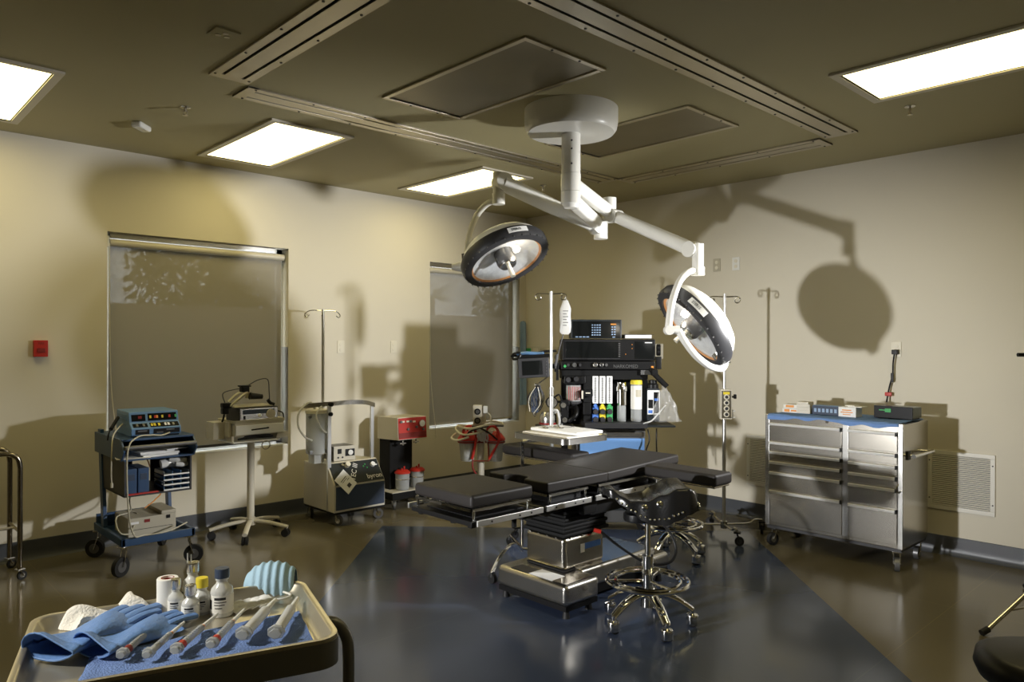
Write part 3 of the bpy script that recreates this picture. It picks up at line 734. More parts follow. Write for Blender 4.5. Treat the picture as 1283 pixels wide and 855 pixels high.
# sloping side posts
for sx in (-1, 1):
    p = B().prism([(.10, .24), (.16, .24), (.25, .90), (.19, .90)], 'x', sx*.212-.012, sx*.212+.012, .003)
    obj('side_post', p, M['bluecart'], ct)
lf = B().b2((-.23, -.32, .19), (.23, -.295, .24), .004).b2((-.23, .29, .19), (.23, .315, .24), .004).b2((-.23, -.32, .19), (-.205, .315, .24), .004).b2((.205, -.32, .19), (.23, .315, .24), .004).b2((-.22, -.31, .195), (.22, .3, .205)).b2((-.22, .285, .24), (.22, .30, .30))
obj('lower_shelf', lf, M['bluecart'], ct)
# top: shelf with drooping side cheeks
tp = B().b2((-.225, -.30, .862), (.225, .30, .876), .003).b2((-.225, .28, .74), (.225, .30, .876))
obj('top_shelf', tp, M['bluecart'], ct)
for sx in (-1, 1): obj('side_cheek', B().prism([(-.36, .80), (-.33, .835), (-.28, .876), (.30, .876), (.30, .74), (-.30, .735)], 'x', sx*.225-.006, sx*.225+.006, .002), M['bluecart'], ct)
obj('push_handle', B().cyl((-.223, -.35, .825), (.223, -.35, .825), .014, n=14), M['grey'], ct)
obj('paper_shelf', B().b2((-.215, -.315, .735), (.215, .28, .745)), M['bluecart'], ct)
# open cabinet under it: side panels, bottom, half back
cb = B().b2((-.215, -.32, .51), (-.205, .16, .735)).b2((.195, -.32, .51), (.205, .16, .735)).b2((-.215, -.32, .505), (.205, .16, .515)).b2((-.205, .15, .515), (-.03, .16, .735)).b2((.09, .15, .515), (.20, .16, .735))
obj('open_compartment', cb, M['dark'], ct)
for sx, sy, a in ((-1, -1, -2.6), (1, -1, -.5), (-1, 1, 2.4), (1, 1, .9)):
    caster(ct, (sx*.205, sy*.28, 0), .062, .03, M['satin'], M['rubber'], a, M['grey'], .19)
ST = 'on the blue trolley'
def place(name, b, m, label, cat, loc, rz=0., group=None, sharp=38): return tag(obj(name, b, m, None, loc, (0, 0, rz), sharp), label, cat, group)
place('paper_stack', B().box((0, 0, .006), (.23, .27, .012), .001, .1).box((.03, .01, .017), (.24, .25, .010), .001, -.12).box((-.01, .02, .027), (.22, .28, .010), .001, .05).box((.1, -.01, .036), (.16, .2, .008), .001, .3), M['paper'], 'loose white papers under the top of the blue trolley', 'papers', (CX+.01, CY-.14, .745))
pf = place('paper_form', B().box((0, 0, .0015), (.2, .25, .003), .0005), M['tape'], 'pale sheet at the left of the papers in the blue trolley', 'papers', (CX-.13, CY-.18, .7465), -.2)
for i in range(2):
    bk_ = thing('binder', ['left dark blue binder in the blue trolley compartment', 'right dark blue binder in the blue trolley compartment'][i], 'binder', (CX-.165+i*.075, CY-.18, .515), 0, 'binders in the trolley')
    obj('cover', B().b2((-.034, -.11, 0), (.034, .11, .165), .004), M['bluecart'], bk_)
    obj('spine_label', B().b2((-.02, -.1125, .09), (.02, -.110, .13)), M['navy'], bk_)
for i in range(4):
    tg = thing('sorting_tray', ['lowest', 'second lowest', 'second highest', 'highest'][i]+' small blue sorting tray in the stack inside the blue trolley', 'tray', (CX+.115, CY-.22, .516+i*.033), 0, 'stacked sorting trays')
    obj('tray_shell', B().b2((-.085, -.09, 0), (.075, .10, .003)).b2((-.085, .097, 0), (.075, .10, .028)).b2((-.085, -.09, 0), (-.082, .10, .028)).b2((.072, -.09, 0), (.075, .10, .028)), M['frost'] if i % 2 else M['bluedev'], tg)
    obj('divider', B().b2((-.032, -.09, .003), (-.029, .097, .026)).b2((.022, -.09, .003), (.025, .097, .026)), M['bluedev'], tg)
    obj('front_lip', B().b2((-.087, -.096, .0), (.077, -.090, .010), .001), M['white'], tg)
place('glove_heap', B().tube(cr([(-.07, 0, .03), (-.02, .0, .035), (.05, .02, .03), (.08, .01, .02)], 5), .03, 10, radii=None).tube(cr([(-.02, -.02, .06), (.03, -.04, .055), (.08, -.05, .05)], 5), .018, 8).tube(cr([(.0, .03, .058), (.05, 0, .065), (.085, -.01, .06)], 5), .015, 8).tube(cr([(.01, -.06, .03), (.05, -.07, .025), (.085, -.06, .028)], 5), .016, 8), M['white'], 'white gloves heaped on the stacked sorting trays', 'gloves', (CX+.115, CY-.20, .648))
place('marker_strip', B().box((0, 0, .004), (.19, .03, .008), .002), M['red'], 'thin red strip lying on the trolley compartment floor in front of the binders', 'strip', (CX-.10, CY-.305, .515), .02)
# electrosurgical unit on top
es = thing('electrosurgical_unit', 'blue electrosurgical generator on top of the blue trolley', 'medical device', (CX+.015, CY-.04, .877), math.radians(-3))
prof = [(-.17, .0), (.19, .0), (.19, .16), (-.13, .16), (-.152, .09), (-.205, .055), (-.205, .012)]
obj('case', B().prism(prof, 'x', -.155, .155, .006), M['bluedev'], es)
obj('foot_rail', B().b2((-.13, -.19, -.002), (.145, .17, .012)), M['black'], es)
def slope(p0, p1, x0, x1, t0, t1, off, name, m, parent):
    # a panel lying on the sloping front: p0,p1 are (y,z) ends, t0..t1 along it
    p0, p1 = Vector((0, *p0)), Vector((0, *p1)); d = (p1-p0); n = Vector((0, -d.z, d.y)).normalized() if d.z > 0 else Vector((0, -1, 0))
    a = p0+d*t0+n*off; c = p0+d*t1+n*off
    b = B(); vs = [(x0, a), (x1, a), (x1, c), (x0, c)]
    lo = [b.bm.verts.new((x, q.y, q.z)) for x, q in vs]; hi = [b.bm.verts.new((x, q.y+n.y*.002, q.z+n.z*.002)) for x, q in vs]
    b.bm.faces.new(lo); b.bm.faces.new(hi)
    for i in range(4): b.bm.faces.new((lo[i], lo[(i+1) % 4], hi[(i+1) % 4], hi[i]))
    return obj(name, b, m, parent)
A_, B_, C_, D_ = (-.152, .09), (-.13, .16), (-.205, .055), (-.205, .012)
up = slope(A_, B_, -.14, -.055, .12, .75, 0, 'display_panel', M['screen'], es)
slope(A_, B_, -.04, .14, .12, .8, 0, 'display_panel', M['screen'], es)
for x, m in ((-.10, 'redd'), (-.09, 'redd'), (-.03, 'yellow'), (0., 'red'), (.012, 'orange'), (.045, 'yellow'), (.09, 'red'), (.13, 'green')): slope(A_, B_, x, x+.012, .35, .6, .002, 'indicator', M[m], es)
slope(C_, A_, -.14, -.05, .2, .8, 0, 'key_panel', M['screen'], es); slope(C_, A_, -.035, .145, .15, .85, 0, 'key_panel', M['screen'], es)
for x, m in ((-.12, 'grey'), (-.08, 'grey'), (-.03, 'yellow'), (-.012, 'yellow'), (.015, 'yellow'), (.055, 'paper'), (.075, 'paper'), (.105, 'grey')): slope(C_, A_, x, x+.013, .3, .7, .002, 'key', M[m], es)
slope(D_, C_, -.13, -.045, .1, .85, 0, 'socket_panel', M['black'], es); slope(D_, C_, -.02, .145, .1, .85, 0, 'socket_panel', M['black'], es)
slope(D_, C_, -.115, -.06, .5, .72, .002, 'socket', M['grey'], es); slope(D_, C_, .06, .11, .55, .75, .002, 'socket', M['grey'], es); slope(D_, C_, .0, .04, .2, .38, .002, 'socket', M['grey'], es)
gr = B()
for i in range(3): gr.b2((-.158, -.08, .07+i*.03), (-.154, .16, .08+i*.03))
obj('side_rib', gr, M['bluedev'], es)
# cables down the cart
place('cream_cable', B().tube(cr([(.13, -.20, .90), (.02, -.31, .888), (-.06, -.335, .896), (-.15, -.345, .888), (-.215, -.385, .80), (-.21, -.385, .45), (-.17, -.36, .27), (-.10, -.335, .25), (.05, -.335, .252), (.20, -.25, .27)], 8), .0048, 8), M['cream'], 'cream cable hanging from the blue generator down the left front of the trolley', 'cable', (CX, CY, 0))
place('looped_cable', B().tube(cr([(-.17, -.12, .96), (-.24, -.18, .90), (-.27, -.25, .80), (-.275, -.26, .66), (-.272, -.26, .60)], 8), .0045, 8).cyl((-.272, -.26, .60), (-.272, -.26, .57), .009, n=8), M['cream'], 'cream cable with a connector hanging beside the trolley on its left', 'cable', (CX, CY, 0))
place('coiled_cable', B().tube(cr([(-.12, -.2, .24), (-.22, -.26, .27), (-.2, -.1, .34), (-.1, -.05, .36), (-.06, .1, .42), (.02, .16, .50)], 8), .0045, 8).tube(cr([(-.14, -.22, .26), (-.05, -.02, .33), (-.12, .08, .30), (-.18, 0, .30)], 8), .005, 8), M['cream'], 'tangled pale cables on the left of the trolley bottom shelf', 'cable', (CX, CY, 0))
place('orange_cable', B().tube(cr([(.0, -.02, .36), (.08, .02, .40), (.15, .12, .44), (.10, .18, .60), (.06, .20, .74)], 8), .004, 8), M['orange'], 'thin orange cable rising behind the beige box on the trolley', 'cable', (CX, CY, 0))
place('black_probe', B().tube([(-.16, .02, .99), (-.24, -.12, .93)], .012, 10).tube(cr([(-.24, -.12, .93), (-.26, -.15, .91), (-.26, -.12, .86)], 5), .005, 6), M['black'], 'black instrument hanging behind the left of the blue generator', 'instrument', (CX, CY, 0))
bb_ = thing('beige_monitor_box', 'beige electronic box on the bottom shelf of the blue trolley', 'medical device', (CX+.005, CY-.0, .205), 0)
obj('case', B().b2((-.15, -.16, 0), (.155, .14, .125), .006), M['beige'], bb_)
obj('raised_lid', B().b2((.06, -.16, .125), (.155, .13, .150), .004), M['beige'], bb_)
obj('name_label', B().b2((-.135, -.1625, .085), (-.085, -.160, .10)), M['paper'], bb_)
obj('red_display', B().b2((-.05, -.1625, .088), (-.015, -.160, .108)), M['redd'], bb_)
obj('power_switch', B().b2((.09, -.164, .095), (.115, -.160, .118)), M['black'], bb_)
obj('groove', B().b2((-.13, -.1615, .045), (.13, -.160, .048)), M['dark'], bb_)
# ================================================================ white pedestal stand
SX, SY = 2.49, 5.57
ws = thing('pedestal_stand', 'cream five-legged rolling stand with a drawer in front of the large window', 'stand', (SX, SY, 0))
obj('column', B().cyl((0, 0, .10), (0, 0, .745), .028, n=22), M['putty'], ws)
obj('hub', B().cyl((0, 0, .085), (0, 0, .14), .042, .036, 18), M['putty'], ws)
for i in range(5):
    a = math.radians(-130+72*i+8); d = Vector((math.cos(a), math.sin(a), 0))
    lg = B().tube(cr([d*.02+Vector((0, 0, .115)), d*.15+Vector((0, 0, .105)), d*.30+Vector((0, 0, .075))], 6), .02, 10, radii=None, flat=.7)
    lo = obj('leg', lg, M['putty'], ws)
    c = d*.285; s = Vector((-d.y, d.x, 0))
    obj('caster', B().cyl(c-s*.022+Vector((0, 0, .03)), c-s*.004+Vector((0, 0, .03)), .03, n=18).cyl(c+s*.004+Vector((0, 0, .03)), c+s*.022+Vector((0, 0, .03)), .03, n=18).cyl(c+Vector((0, 0, .03)), c+Vector((0, 0, .075)), .008, n=8), M['rubber'], lo)
sh = B().b2((-.20, -.15, .742), (.17, .14, .756), .004)
obj('shelf', sh, M['white'], ws)
obj('shelf_bracket', B().prism([(.15, .756), (.25, .76), (.25, .80), (.165, .80)], 'y', -.12, .12), M['putty'], ws)
obj('shelf_bracket', B().b2((-.2, -.12, .756), (-.185, .13, .80)), M['putty'], ws)
obj('drawer_case', B().b2((-.19, -.148, .80), (.20, .14, .895), .004), M['putty'], ws)
dr = obj('drawer', B().b2((-.185, -.158, .806), (.195, -.146, .878), .003), M['white'], ws)
obj('drawer_handle', B().tube(cr([(-.06, -.159, .840), (-.055, -.172, .842), (.055, -.172, .848), (.06, -.159, .848)], 4), .006, 8), M['black'], dr)
obj('top_tray', tray_mesh(.42, .31, .03, .915, .90, .893, .006).xf(Matrix.Translation((.005, 0, 0))), M['cream'], ws, sharp=60)
obj('side_box', B().b2((-.30, -.02, .77), (-.215, .12, .90), .004).b2((-.215, -.10, .79), (-.195, .12, .90)), M['putty'], ws)
obj('ring_hook', B().tor((.05, -.155, .715), .032, .004, 20, 6, 'y'), M['satin'], ws)
dv = thing('light_source', 'grey box light source with a big dial on the cream pedestal stand', 'medical device', (SX+.005, SY-.02, .902), math.radians(2))
obj('case', B().b2((-.165, -.11, 0), (.155, .11, .105), .008), M['dark'], dv)
obj('front_plate', B().b2((-.155, -.114, .006), (.148, -.110, .098), .002), M['satin'], dv)
obj('dark_band', B().b2((-.135, -.1155, .056), (.12, -.113, .088)), M['navy'], dv)
obj('dial', B().cyl((.09, -.112, .05), (.09, -.128, .05), .036, .034, 28).cyl((.09, -.128, .05), (.09, -.132, .05), .006, n=10), M['beige'], dv)
obj('knob', B().cyl((.0, -.112, .042), (.0, -.126, .042), .014, .011, 14), M['paper'], dv)
obj('rocker_switch', B().b2((-.13, -.117, .018), (-.115, -.112, .044)), M['black'], dv)
obj('lid', B().b2((-.19, -.10, .106), (.14, .11, .116), .005), M['cream'], dv)
hl = thing('headlight', 'black and cream surgical headlight resting on the grey light source', 'headlight', (SX-.09, SY-.02, 1.018), 0)
obj('head_band', B().tube(cr([(-.11, -.06, .0), (-.08, -.07, .03), (.01, -.05, .09), (.06, .0, .10), (.07, .04, .06)], 6), .022, 10, flat=.5).tube(cr([(-.07, .06, .03), (.0, .05, .09), (.06, .02, .10)], 6), .018, 10, flat=.5), M['cream'], hl)
obj('lamp_module', B().box((.015, -.03, .125), (.06, .06, .045), .008).box((.015, -.03, .150), (.08, .07, .012), .004).cyl((.07, .0, .07), (.17, .0, .06), .028, .02, 14), M['black'], hl)
obj('buckle', B().box((-.135, -.05, .01), (.07, .06, .04), .01).box((-.145, -.05, -.03), (.05, .05, .05), .01).tube(cr([(-.15, -.06, -.04), (-.16, -.06, -.09), (-.165, -.05, -.11)], 4), .007, 6), M['black'], hl)
obj('fibre_cable', B().tube(cr([(-.14, -.04, .03), (-.15, -.03, .10), (-.06, -.02, .125), (.01, -.02, .13)], 8), .004, 6).tube(cr([(.03, -.02, .14), (.12, -.02, .19), (.20, -.03, .195), (.205, -.05, .10), (.20, -.07, .03)], 8), .004, 6), M['dark'], hl)
obj('cable_grip', B().tube(cr([(.18, -.08, .04), (.20, -.08, .015), (.23, -.09, .0)], 4), .014, 8), M['black'], hl)
place('folded_leads', B().tube(cr([(-.14, -.10, .012), (-.05, -.13, .02), (.05, -.09, .015), (.12, -.12, .02), (.05, -.14, .03), (-.06, -.10, .03), (-.12, -.13, .02)], 6, True), .008, 8).tube(cr([(-.10, -.12, .03), (.0, -.10, .035), (.10, -.13, .03)], 6), .008, 8), M['dark'], 'dark coiled leads on the shelf under the drawer of the cream stand', 'cable', (SX, SY, .756))
place('side_cable', B().tube(cr([(.165, -.10, .97), (.20, -.13, .95), (.20, -.14, .90), (.18, -.13, .905)], 6), .005, 6), M['black'], 'short black cable at the right side of the grey light source', 'cable', (SX, SY, 0))
# ================================================================ infiltration / suction cart
YX, YY = 3.33, 5.60
yc = thing('aspiration_cart', 'beige and navy aspiration machine on castors with a bent handle frame', 'medical machine', (YX, YY, 0))
side = [(-.27, .115), (.25, .115), (.25, .485), (-.135, .505), (-.265, .34), (-.27, .30)]
obj('body', B().prism(side, 'x', -.245, .240, .006), M['putty'], yc)
obj('front_panel', B().b2((-.232, -.276, .135), (.232, -.266, .325), .003), M['navy'], yc)
A2, B2_ = (-.268, .335), (-.139, .50)
slope(A2, B2_, -.232, .232, .02, .98, .002, 'control_panel', M['charcoal'], yc)
obj('kick_plate', B().b2((-.24, -.274, .10), (.235, .24, .118)), M['black'], yc)
def onsl(t, off=.005):
    y = A2[0]+(B2_[0]-A2[0])*t; z = A2[1]+(B2_[1]-A2[1])*t; d = Vector((0, B2_[0]-A2[0], B2_[1]-A2[1])).normalized(); n = Vector((0, -d.z, d.y)); return Vector((0, y, z))+n*off
sa = math.atan2(B2_[1]-A2[1], B2_[0]-A2[0])
def onp(x, t, off=.006): v = onsl(t, off); v.x = x; return v
nn = (onsl(.5, 1)-onsl(.5, 0))
obj('gauge', B().cyl(onp(-.07, .82), onp(-.07, .82)+nn*.03, .022, n=18), M['ivory'], yc)
obj('fitting', B().cyl(onp(-.12, .82), onp(-.12, .82)+nn*.025, .012, n=12).cyl(onp(-.10, .72), onp(-.10, .72)+nn*.02, .008, n=10), M['satin'], yc)
obj('dial_knob', B().cyl(onp(.17, .72), onp(.17, .72)+nn*.02, .022, .02, 18).box(onp(.185, .68)+nn*.012, (.04, .012, .012), .003), M['paper'], yc)
many('pilot_light', lambda: B().sph((0, 0, 0), .007, n=8), M['green'], yc, [onp(.08, .7), onp(.10, .78), onp(.11, .62)])
text('lettering', 'TEC III', .062, M['paper'], yc, onp(-.025, .50, .0075), (sa, 0, 0)).rotation_euler = (R3(sa) @ R3(0, 0, math.radians(62))).to_euler()
text('lettering', 'byron', .062, M['paper'], yc, onp(.15, .22, .0075), (sa, 0, 0))
sg = B().box((0, 0, 0), (.13, .002, .15), 0, 0, 2, R3(0, math.radians(-35), 0))
tagm = obj('hanging_tag', B().box((0, 0, 0), (.125, .165, .002)), M['paper'], yc, onp(-.15, .06, .032), (R3(math.radians(72)) @ R3(0, 0, math.radians(40))).to_euler())
obj('tag_print', B().box((.0, -.04, .0015), (.035, .03, .001)).box((.0, .03, .0015), (.07, .006, .0008)).box((.0, .015, .0015), (.06, .004, .0008)).box((.03, .0, .0015), (.03, .004, .0008)), M['dark'], tagm)
# handle frame
hf = B()
hf.b2((-.247, -.165, .115), (-.215, -.145, .985), .002)
hf.b2((.195, -.12, .49), (.225, -.10, .965), .002)
obj('handle_post', hf, M['pole'], yc)
hb = B()
pth = cr([(-.40, -.05, .985), (-.30, -.13, .995), (-.20, -.165, 1.0), (-.05, -.175, 1.005), (.10, -.165, .995), (.225, -.13, .965)], 6)
vs = []
for p in pth: vs.append([hb.bm.verts.new((p.x, p.y+dy, p.z+dz)) for dy, dz in ((-.005, -.018), (.005, -.018), (.005, .018), (-.005, .018))])
hb.skin(vs)
hbo = obj('handle_bar', hb, M['satin'], yc)
many('handle_knob', lambda: B().cyl((0, 0, 0), (0, -.025, 0), .017, n=14), M['black'], hbo, [(-.228, -.170, .995), (-.228, -.160, .915)])
for sx, sy, a in ((-1, -1, -1.2), (1, -1, -.4), (-1, 1, 1.5), (1, 1, .4)): caster(yc, (sx*.19, sy*.21, 0), .042, .024, M['satin'], M['frost'] if 0 else M['grey'], a, M['chrome'], .112)
# rack with iv pole at the back
ivp = obj('iv_pole', B().cyl((-.175, .05, .48), (-.175, .05, 1.785), .0125, n=14), M['pole'], yc)
obj('pole_hook', B().tube(cr([(-.175, .05, 1.775), (-.28, .05, 1.775), (-.325, .05, 1.76), (-.345, .05, 1.735), (-.325, .05, 1.72), (-.305, .05, 1.735)], 6), .005, 8).tube(cr([(-.175, .05, 1.775), (-.07, .05, 1.775), (-.03, .05, 1.76), (-.012, .05, 1.735), (-.03, .05, 1.72), (-.05, .05, 1.735)], 6), .005, 8).tube(cr([(-.19, .05, 1.775), (-.215, .0, 1.76), (-.225, -.02, 1.735), (-.215, -.0, 1.72)], 6), .005, 8), M['chrome'], ivp)
# collection canister hung on the frame's left
cn = thing('collection_canister', 'large clear collection canister hung at the left of the aspiration machine', 'canister', (3.045, 5.55, .585))
obj('jar', B().lathe([(.0, 0), (.082, 0), (.088, .01), (.088, .335), (.084, .335), (.084, .014), (.0, .012)], 32), M['frost'], cn)
obj('lid', B().lathe([(0, .335), (.094, .335), (.094, .362), (.08, .368), (0, .37)], 32), M['ivory'], cn)
obj('fitting', B().cyl((-.03, -.02, .37), (-.03, -.02, .40), .012, n=10).cyl((.04, .02, .37), (.04, .02, .395), .012, n=10), M['white'], cn)
obj('tubing', B().tube(cr([(-.03, -.02, .40), (-.10, -.05, .43), (-.19, -.06, .36), (-.20, -.06, .25), (-.15, -.07, .16), (-.08, -.07, .12)], 8), .008, 8).tube(cr([(.04, .02, .395), (.0, -.08, .40), (-.06, -.10, .33), (-.02, -.11, .22), (.04, -.10, .18), (.05, -.09, .26)], 8), .007, 8), M['milk'], cn)
obj('clip', B().box((-.08, -.045, .02), (.03, .03, .03), .004).box((.05, -.08, .02), (.03, .03, .03), .004).box((-.085, -.04, .31), (.025, .025, .02), .004), M['grey'], cn)
obj('stand_off', B().b2((-.05, -.05, -.078), (.035, .05, -.002), .004), M['frost'], cn)
pb = thing('power_box', 'small grey control box with a black dial on top of the aspiration machine', 'medical device', (3.295, 5.61, .505), math.radians(-4))
obj('case', B().b2((-.10, -.09, 0), (.10, .10, .12), .004), M['grey'], pb)
obj('front_plate', B().b2((-.10, -.094, 0), (.10, -.089, .122), .002), M['putty'], pb)
obj('dial_plate', B().b2((.005, -.098, .035), (.092, -.093, .095), .004), M['black'], pb)
obj('dial', B().cyl((.05, -.098, .065), (.05, -.108, .065), .022, n=20), M['paper'], pb)
obj('meter', B().b2((-.065, -.097, .06), (-.03, -.093, .10)), M['black'], pb)
many('socket', lambda: B().cyl((0, 0, 0), (0, -.004, 0), .008, n=12), M['dark'], pb, [(-.06, -.094, .028), (-.02, -.094, .028)])
# ================================================================ red suction machine
RX_, RY_ = 3.985, 5.69
rm = thing('suction_machine', 'suction pump with a red control panel on a black column by the left wall', 'medical machine', (RX_, RY_, 0))
obj('case', B().prism([(-.18, .625), (.16, .612), (.16, .82), (-.165, .828)], 'x', -.155, .165, .005), M['putty'], rm)
rp = slope((-.182, .632), (-.167, .822), -.150, .160, .0, 1., .002, 'control_panel', M['red'], rm)
slope((-.182, .632), (-.167, .822), -.146, .156, .05, .30, .004, 'lower_stripe', M['redd'], rm)
gz = onz = lambda x, z: Vector((x, -.188+.078*(z-.632), z))
obj('gauge', B().cyl(gz(.10, .765), gz(.10, .765)+Vector((0, -.02, 0)), .034, n=24), M['satin'], rm)
obj('gauge_face', B().cyl(gz(.10, .765)+Vector((0, -.02, 0)), gz(.10, .765)+Vector((0, -.022, 0)), .028, n=24), M['paper'], rm)
many('switch', lambda: B().b2((-.015, -.006, -.008), (.015, 0, .008), .002), M['ivory'], rm, [gz(-.10, .79), gz(-.05, .79), gz(.02, .785)])
many('knob', lambda: B().cyl((0, 0, 0), (0, -.012, 0), .012, n=12), M['grey'], rm, [gz(-.125, .79), gz(-.02, .79), gz(-.05, .72), gz(.045, .735), gz(.12, .71)])
obj('column', B().b2((-.135, -.02, .15), (.115, .15, .615), .004), M['blackm'], rm)
obj('base', B().b2((-.20, -.16, .085), (.20, .17, .15), .006), M['black'], rm)
obj('base_top', B().b2((-.205, -.165, .15), (.205, .175, .158), .003), M['putty'], rm)
for sx, sy, a in ((-1, -1, -2), (1, -1, -1.2), (-1, 1, 2), (1, 1, 1)): caster(rm, (sx*.16, sy*.12, 0), .036, .02, M['satin'], M['grey'], a, M['black'], .09)
obj('valve', B().cyl((-.06, -.12, .612), (-.06, -.12, .57), .008, n=10).box((-.06, -.12, .585), (.06, .012, .012), .003), M['satin'], rm)
obj('valve', B().cyl((.10, -.10, .612), (.10, -.10, .57), .008, n=10).box((.10, -.10, .585), (.06, .012, .012), .003), M['satin'], rm)
for i, (x, y) in enumerate(((-.045, -.09), (.135, -.07))):
    j = thing('suction_jar', ['red-lidded jar in front of the black column of the suction machine', 'red-lidded jar at the right of the black column of the suction machine'][i], 'jar', (RX_+x, RY_+y, .159), 0, 'jars on the suction machine')
    obj('jar', B().lathe([(0, 0), (.055, 0), (.062, .01), (.066, .15), (.062, .15), (.057, .014), (0, .012)], 26), M['frost'], j)
    obj('lid', B().lathe([(0, .15), (.073, .15), (.073, .162), (.05, .18), (0, .184)], 26).cyl((.02, 0, .18), (.02, 0, .21), .008, n=8).cyl((-.02, -.02, .18), (-.02, -.02, .20), .008, n=8), M['red'], j)
    obj('holder_ring', B().tor((0, 0, .10), .068, .004, 24, 6), M['satin'], j)
# ================================================================ suction canister stand behind the table
SUX, SUY = P(603, 560, 6.6).x, P(603, 560, 6.6).y
ss = thing('suction_stand', 'cream post stand carrying red-lidded suction canisters behind the table', 'suction stand', (SUX, SUY, 0), -TH)
obj('post', B().cyl((.0, 0, .05), (.0, 0, .78), .032, n=20), M['putty'], ss)
obj('base', B().cyl((0, 0, .03), (0, 0, .06), .22, .20, 28), M['putty'], ss)
rg = obj('regulator_box', B().b2((-.07, -.04, .77), (.01, .05, .95), .004).b2((.01, -.02, .80), (.045, .04, .93), .004), M['putty'], ss)
many('outlet_socket', lambda: B().cyl((0, 0, 0), (0, -.006, 0), .028, n=20), M['black'], rg, [(-.03, -.041, .895), (-.03, -.041, .815)])
many('socket_face', lambda: B().cyl((0, 0, 0), (0, -.004, 0), .017, n=14), M['grey'], rg, [(-.03, -.046, .895), (-.03, -.046, .815)])
obj('white_plug', B().b2((.02, -.05, .88), (.06, .0, .945), .006).tube(cr([(.05, -.03, .89), (.085, -.05, .86), (.09, -.06, .80), (.07, -.08, .775)], 6), .007, 8), M['white'], ss)
obj('canister_ring', B().tor((-.12, -.02, .625), .082, .007, 26, 6).tor((.13, -.02, .625), .082, .007, 26, 6).b2((-.05, -.035, .615), (.05, -.025, .635)).tube([(-.07, -.06, .62), (-.07, -.06, .46), (.07, -.06, .46), (.07, -.06, .62)], .007, 6), M['redd'], ss)
tb = B().tor((0, -.02, .775), .20, .010, 36, 8)
for v in tb.bm.verts: v.co.y = -.02+(v.co.y+.02)*.7; v.co.z += .02*math.sin(v.co.x*14)
obj('coiled_tubing', tb.tube(cr([(-.2, -.02, .775), (-.22, -.06, .74), (-.15, -.12, .70), (-.02, -.12, .715), (.06, -.1, .75)], 6), .009, 8).tube(cr([(-.22, 0, .70), (-.26, -.03, .66), (-.2, -.12, .65), (-.1, -.12, .68)], 6), .009, 8), M['ivory'], ss)
obj('black_tubing', B().tube(cr([(-.15, -.09, .64), (-.10, -.11, .72), (0, -.12, .76), (.10, -.10, .775), (.20, -.04, .77)], 6), .008, 8).tube(cr([(.15, -.12, .655), (.07, -.12, .72), (-.02, -.13, .765), (-.10, -.1, .77)], 6), .008, 8), M['black'], ss)
for nm, x, h in (('loop', -.10, 0), ('loop', .10, .0)):
    obj('red_tubing', B().tube(cr([(x-.05, -.08, .67), (x-.045, -.10, .74), (x+.0, -.11, .775), (x+.05, -.10, .74), (x+.06, -.09, .64), (x*.75, -.09, .48)], 6), .012, 8), M['red'], ss)
obj('red_tubing', B().tube(cr([(-.07, -.07, .46), (-.068, -.075, .40), (-.04, -.06, .345)], 6), .008, 8), M['redd'], ss)
fg = B()
for i in range(14):
    a = random.uniform(-.06, .06); fg.tube(cr([(a, -.07+random.uniform(-.02, .02), .62+random.uniform(0, .03)), (a*.6+random.uniform(-.03, .03), -.10, .69), (random.uniform(-.05, .05), -.09, .75)], 4), .007, 6)
obj('loose_tubing', fg, M['milk'], ss)
for i, x in enumerate((-.12, .13)):
    c = thing('suction_canister', ['clear suction canister with red lid on the left of the cream post', 'clear suction canister with red lid on the right of the cream post'][i], 'canister', (SUX+RX*x+FX*-.02, SUY+RY*x+FY*-.02, .455), -TH, 'suction canisters')
    obj('jar', B().lathe([(0, 0), (.055, 0), (.06, .01), (.076, .185), (.072, .185), (.056, .014), (0, .012)], 28), M['frost'], c)
    obj('lid', B().lathe([(.0, .185), (.088, .185), (.088, .20), (.078, .215), (.05, .25), (.03, .262), (0, .264)], 28), M['red'], c)
    obj('port', B().cyl((-.03, -.03, .24), (-.035, -.035, .275), .012, n=10).cyl((.03, -.02, .24), (.035, -.03, .27), .012, n=10).cyl((.0, .03, .25), (0, .035, .285), .010, n=10), M['red'] if i == 0 else M['white'], c)
    obj('graduation_label', B().grid(lambda u, v: ((.066+.012*v)*math.sin((u-.5)*.7), -(.066+.012*v)*math.cos((u-.5)*.7), .04+.12*v), 6, 1, .0008), M['film'], c)
# bent tube stand at the far left edge
ls = thing('tube_frame_table', 'dark chrome tube-framed rolling table cut off by the left edge', 'table', (.60, 5.67, 0))
LT = .80
for y in (-.165, .165):
    lg = obj('leg', B().tube([(.36, y, .07), (.36, y, LT-.10)] + cr([(.36, y, LT-.09), (.345, y, LT-.03), (.29, y, LT), (.2, y, LT)], 5), .0155, 12).tube([(-.36, y, .07), (-.36, y, LT-.10)] + cr([(-.36, y, LT-.09), (-.345, y, LT-.03), (-.29, y, LT), (.21, y, LT)], 5), .0155, 12), M['darktube'], ls)
    for x in (-.36, .36): caster(lg, (x, y, 0), .028, .016, M['satin'], M['rubber'], .4, M['satin'], .072)
obj('cross_bar', B().tube([(.36, -.165, .30), (.36, .165, .30)], .009, 8).tube([(-.36, -.165, .30), (-.36, .165, .30)], .009, 8).tube([(-.36, 0, .30), (.36, 0, .30)], .009, 8), M['bronze'], ls)
obj('ring_top', B().tor((.10, 0, LT-.012), .165, .012, 36, 8).tor((-.22, 0, LT-.012), .13, .012, 36, 8), M['dark'], ls)
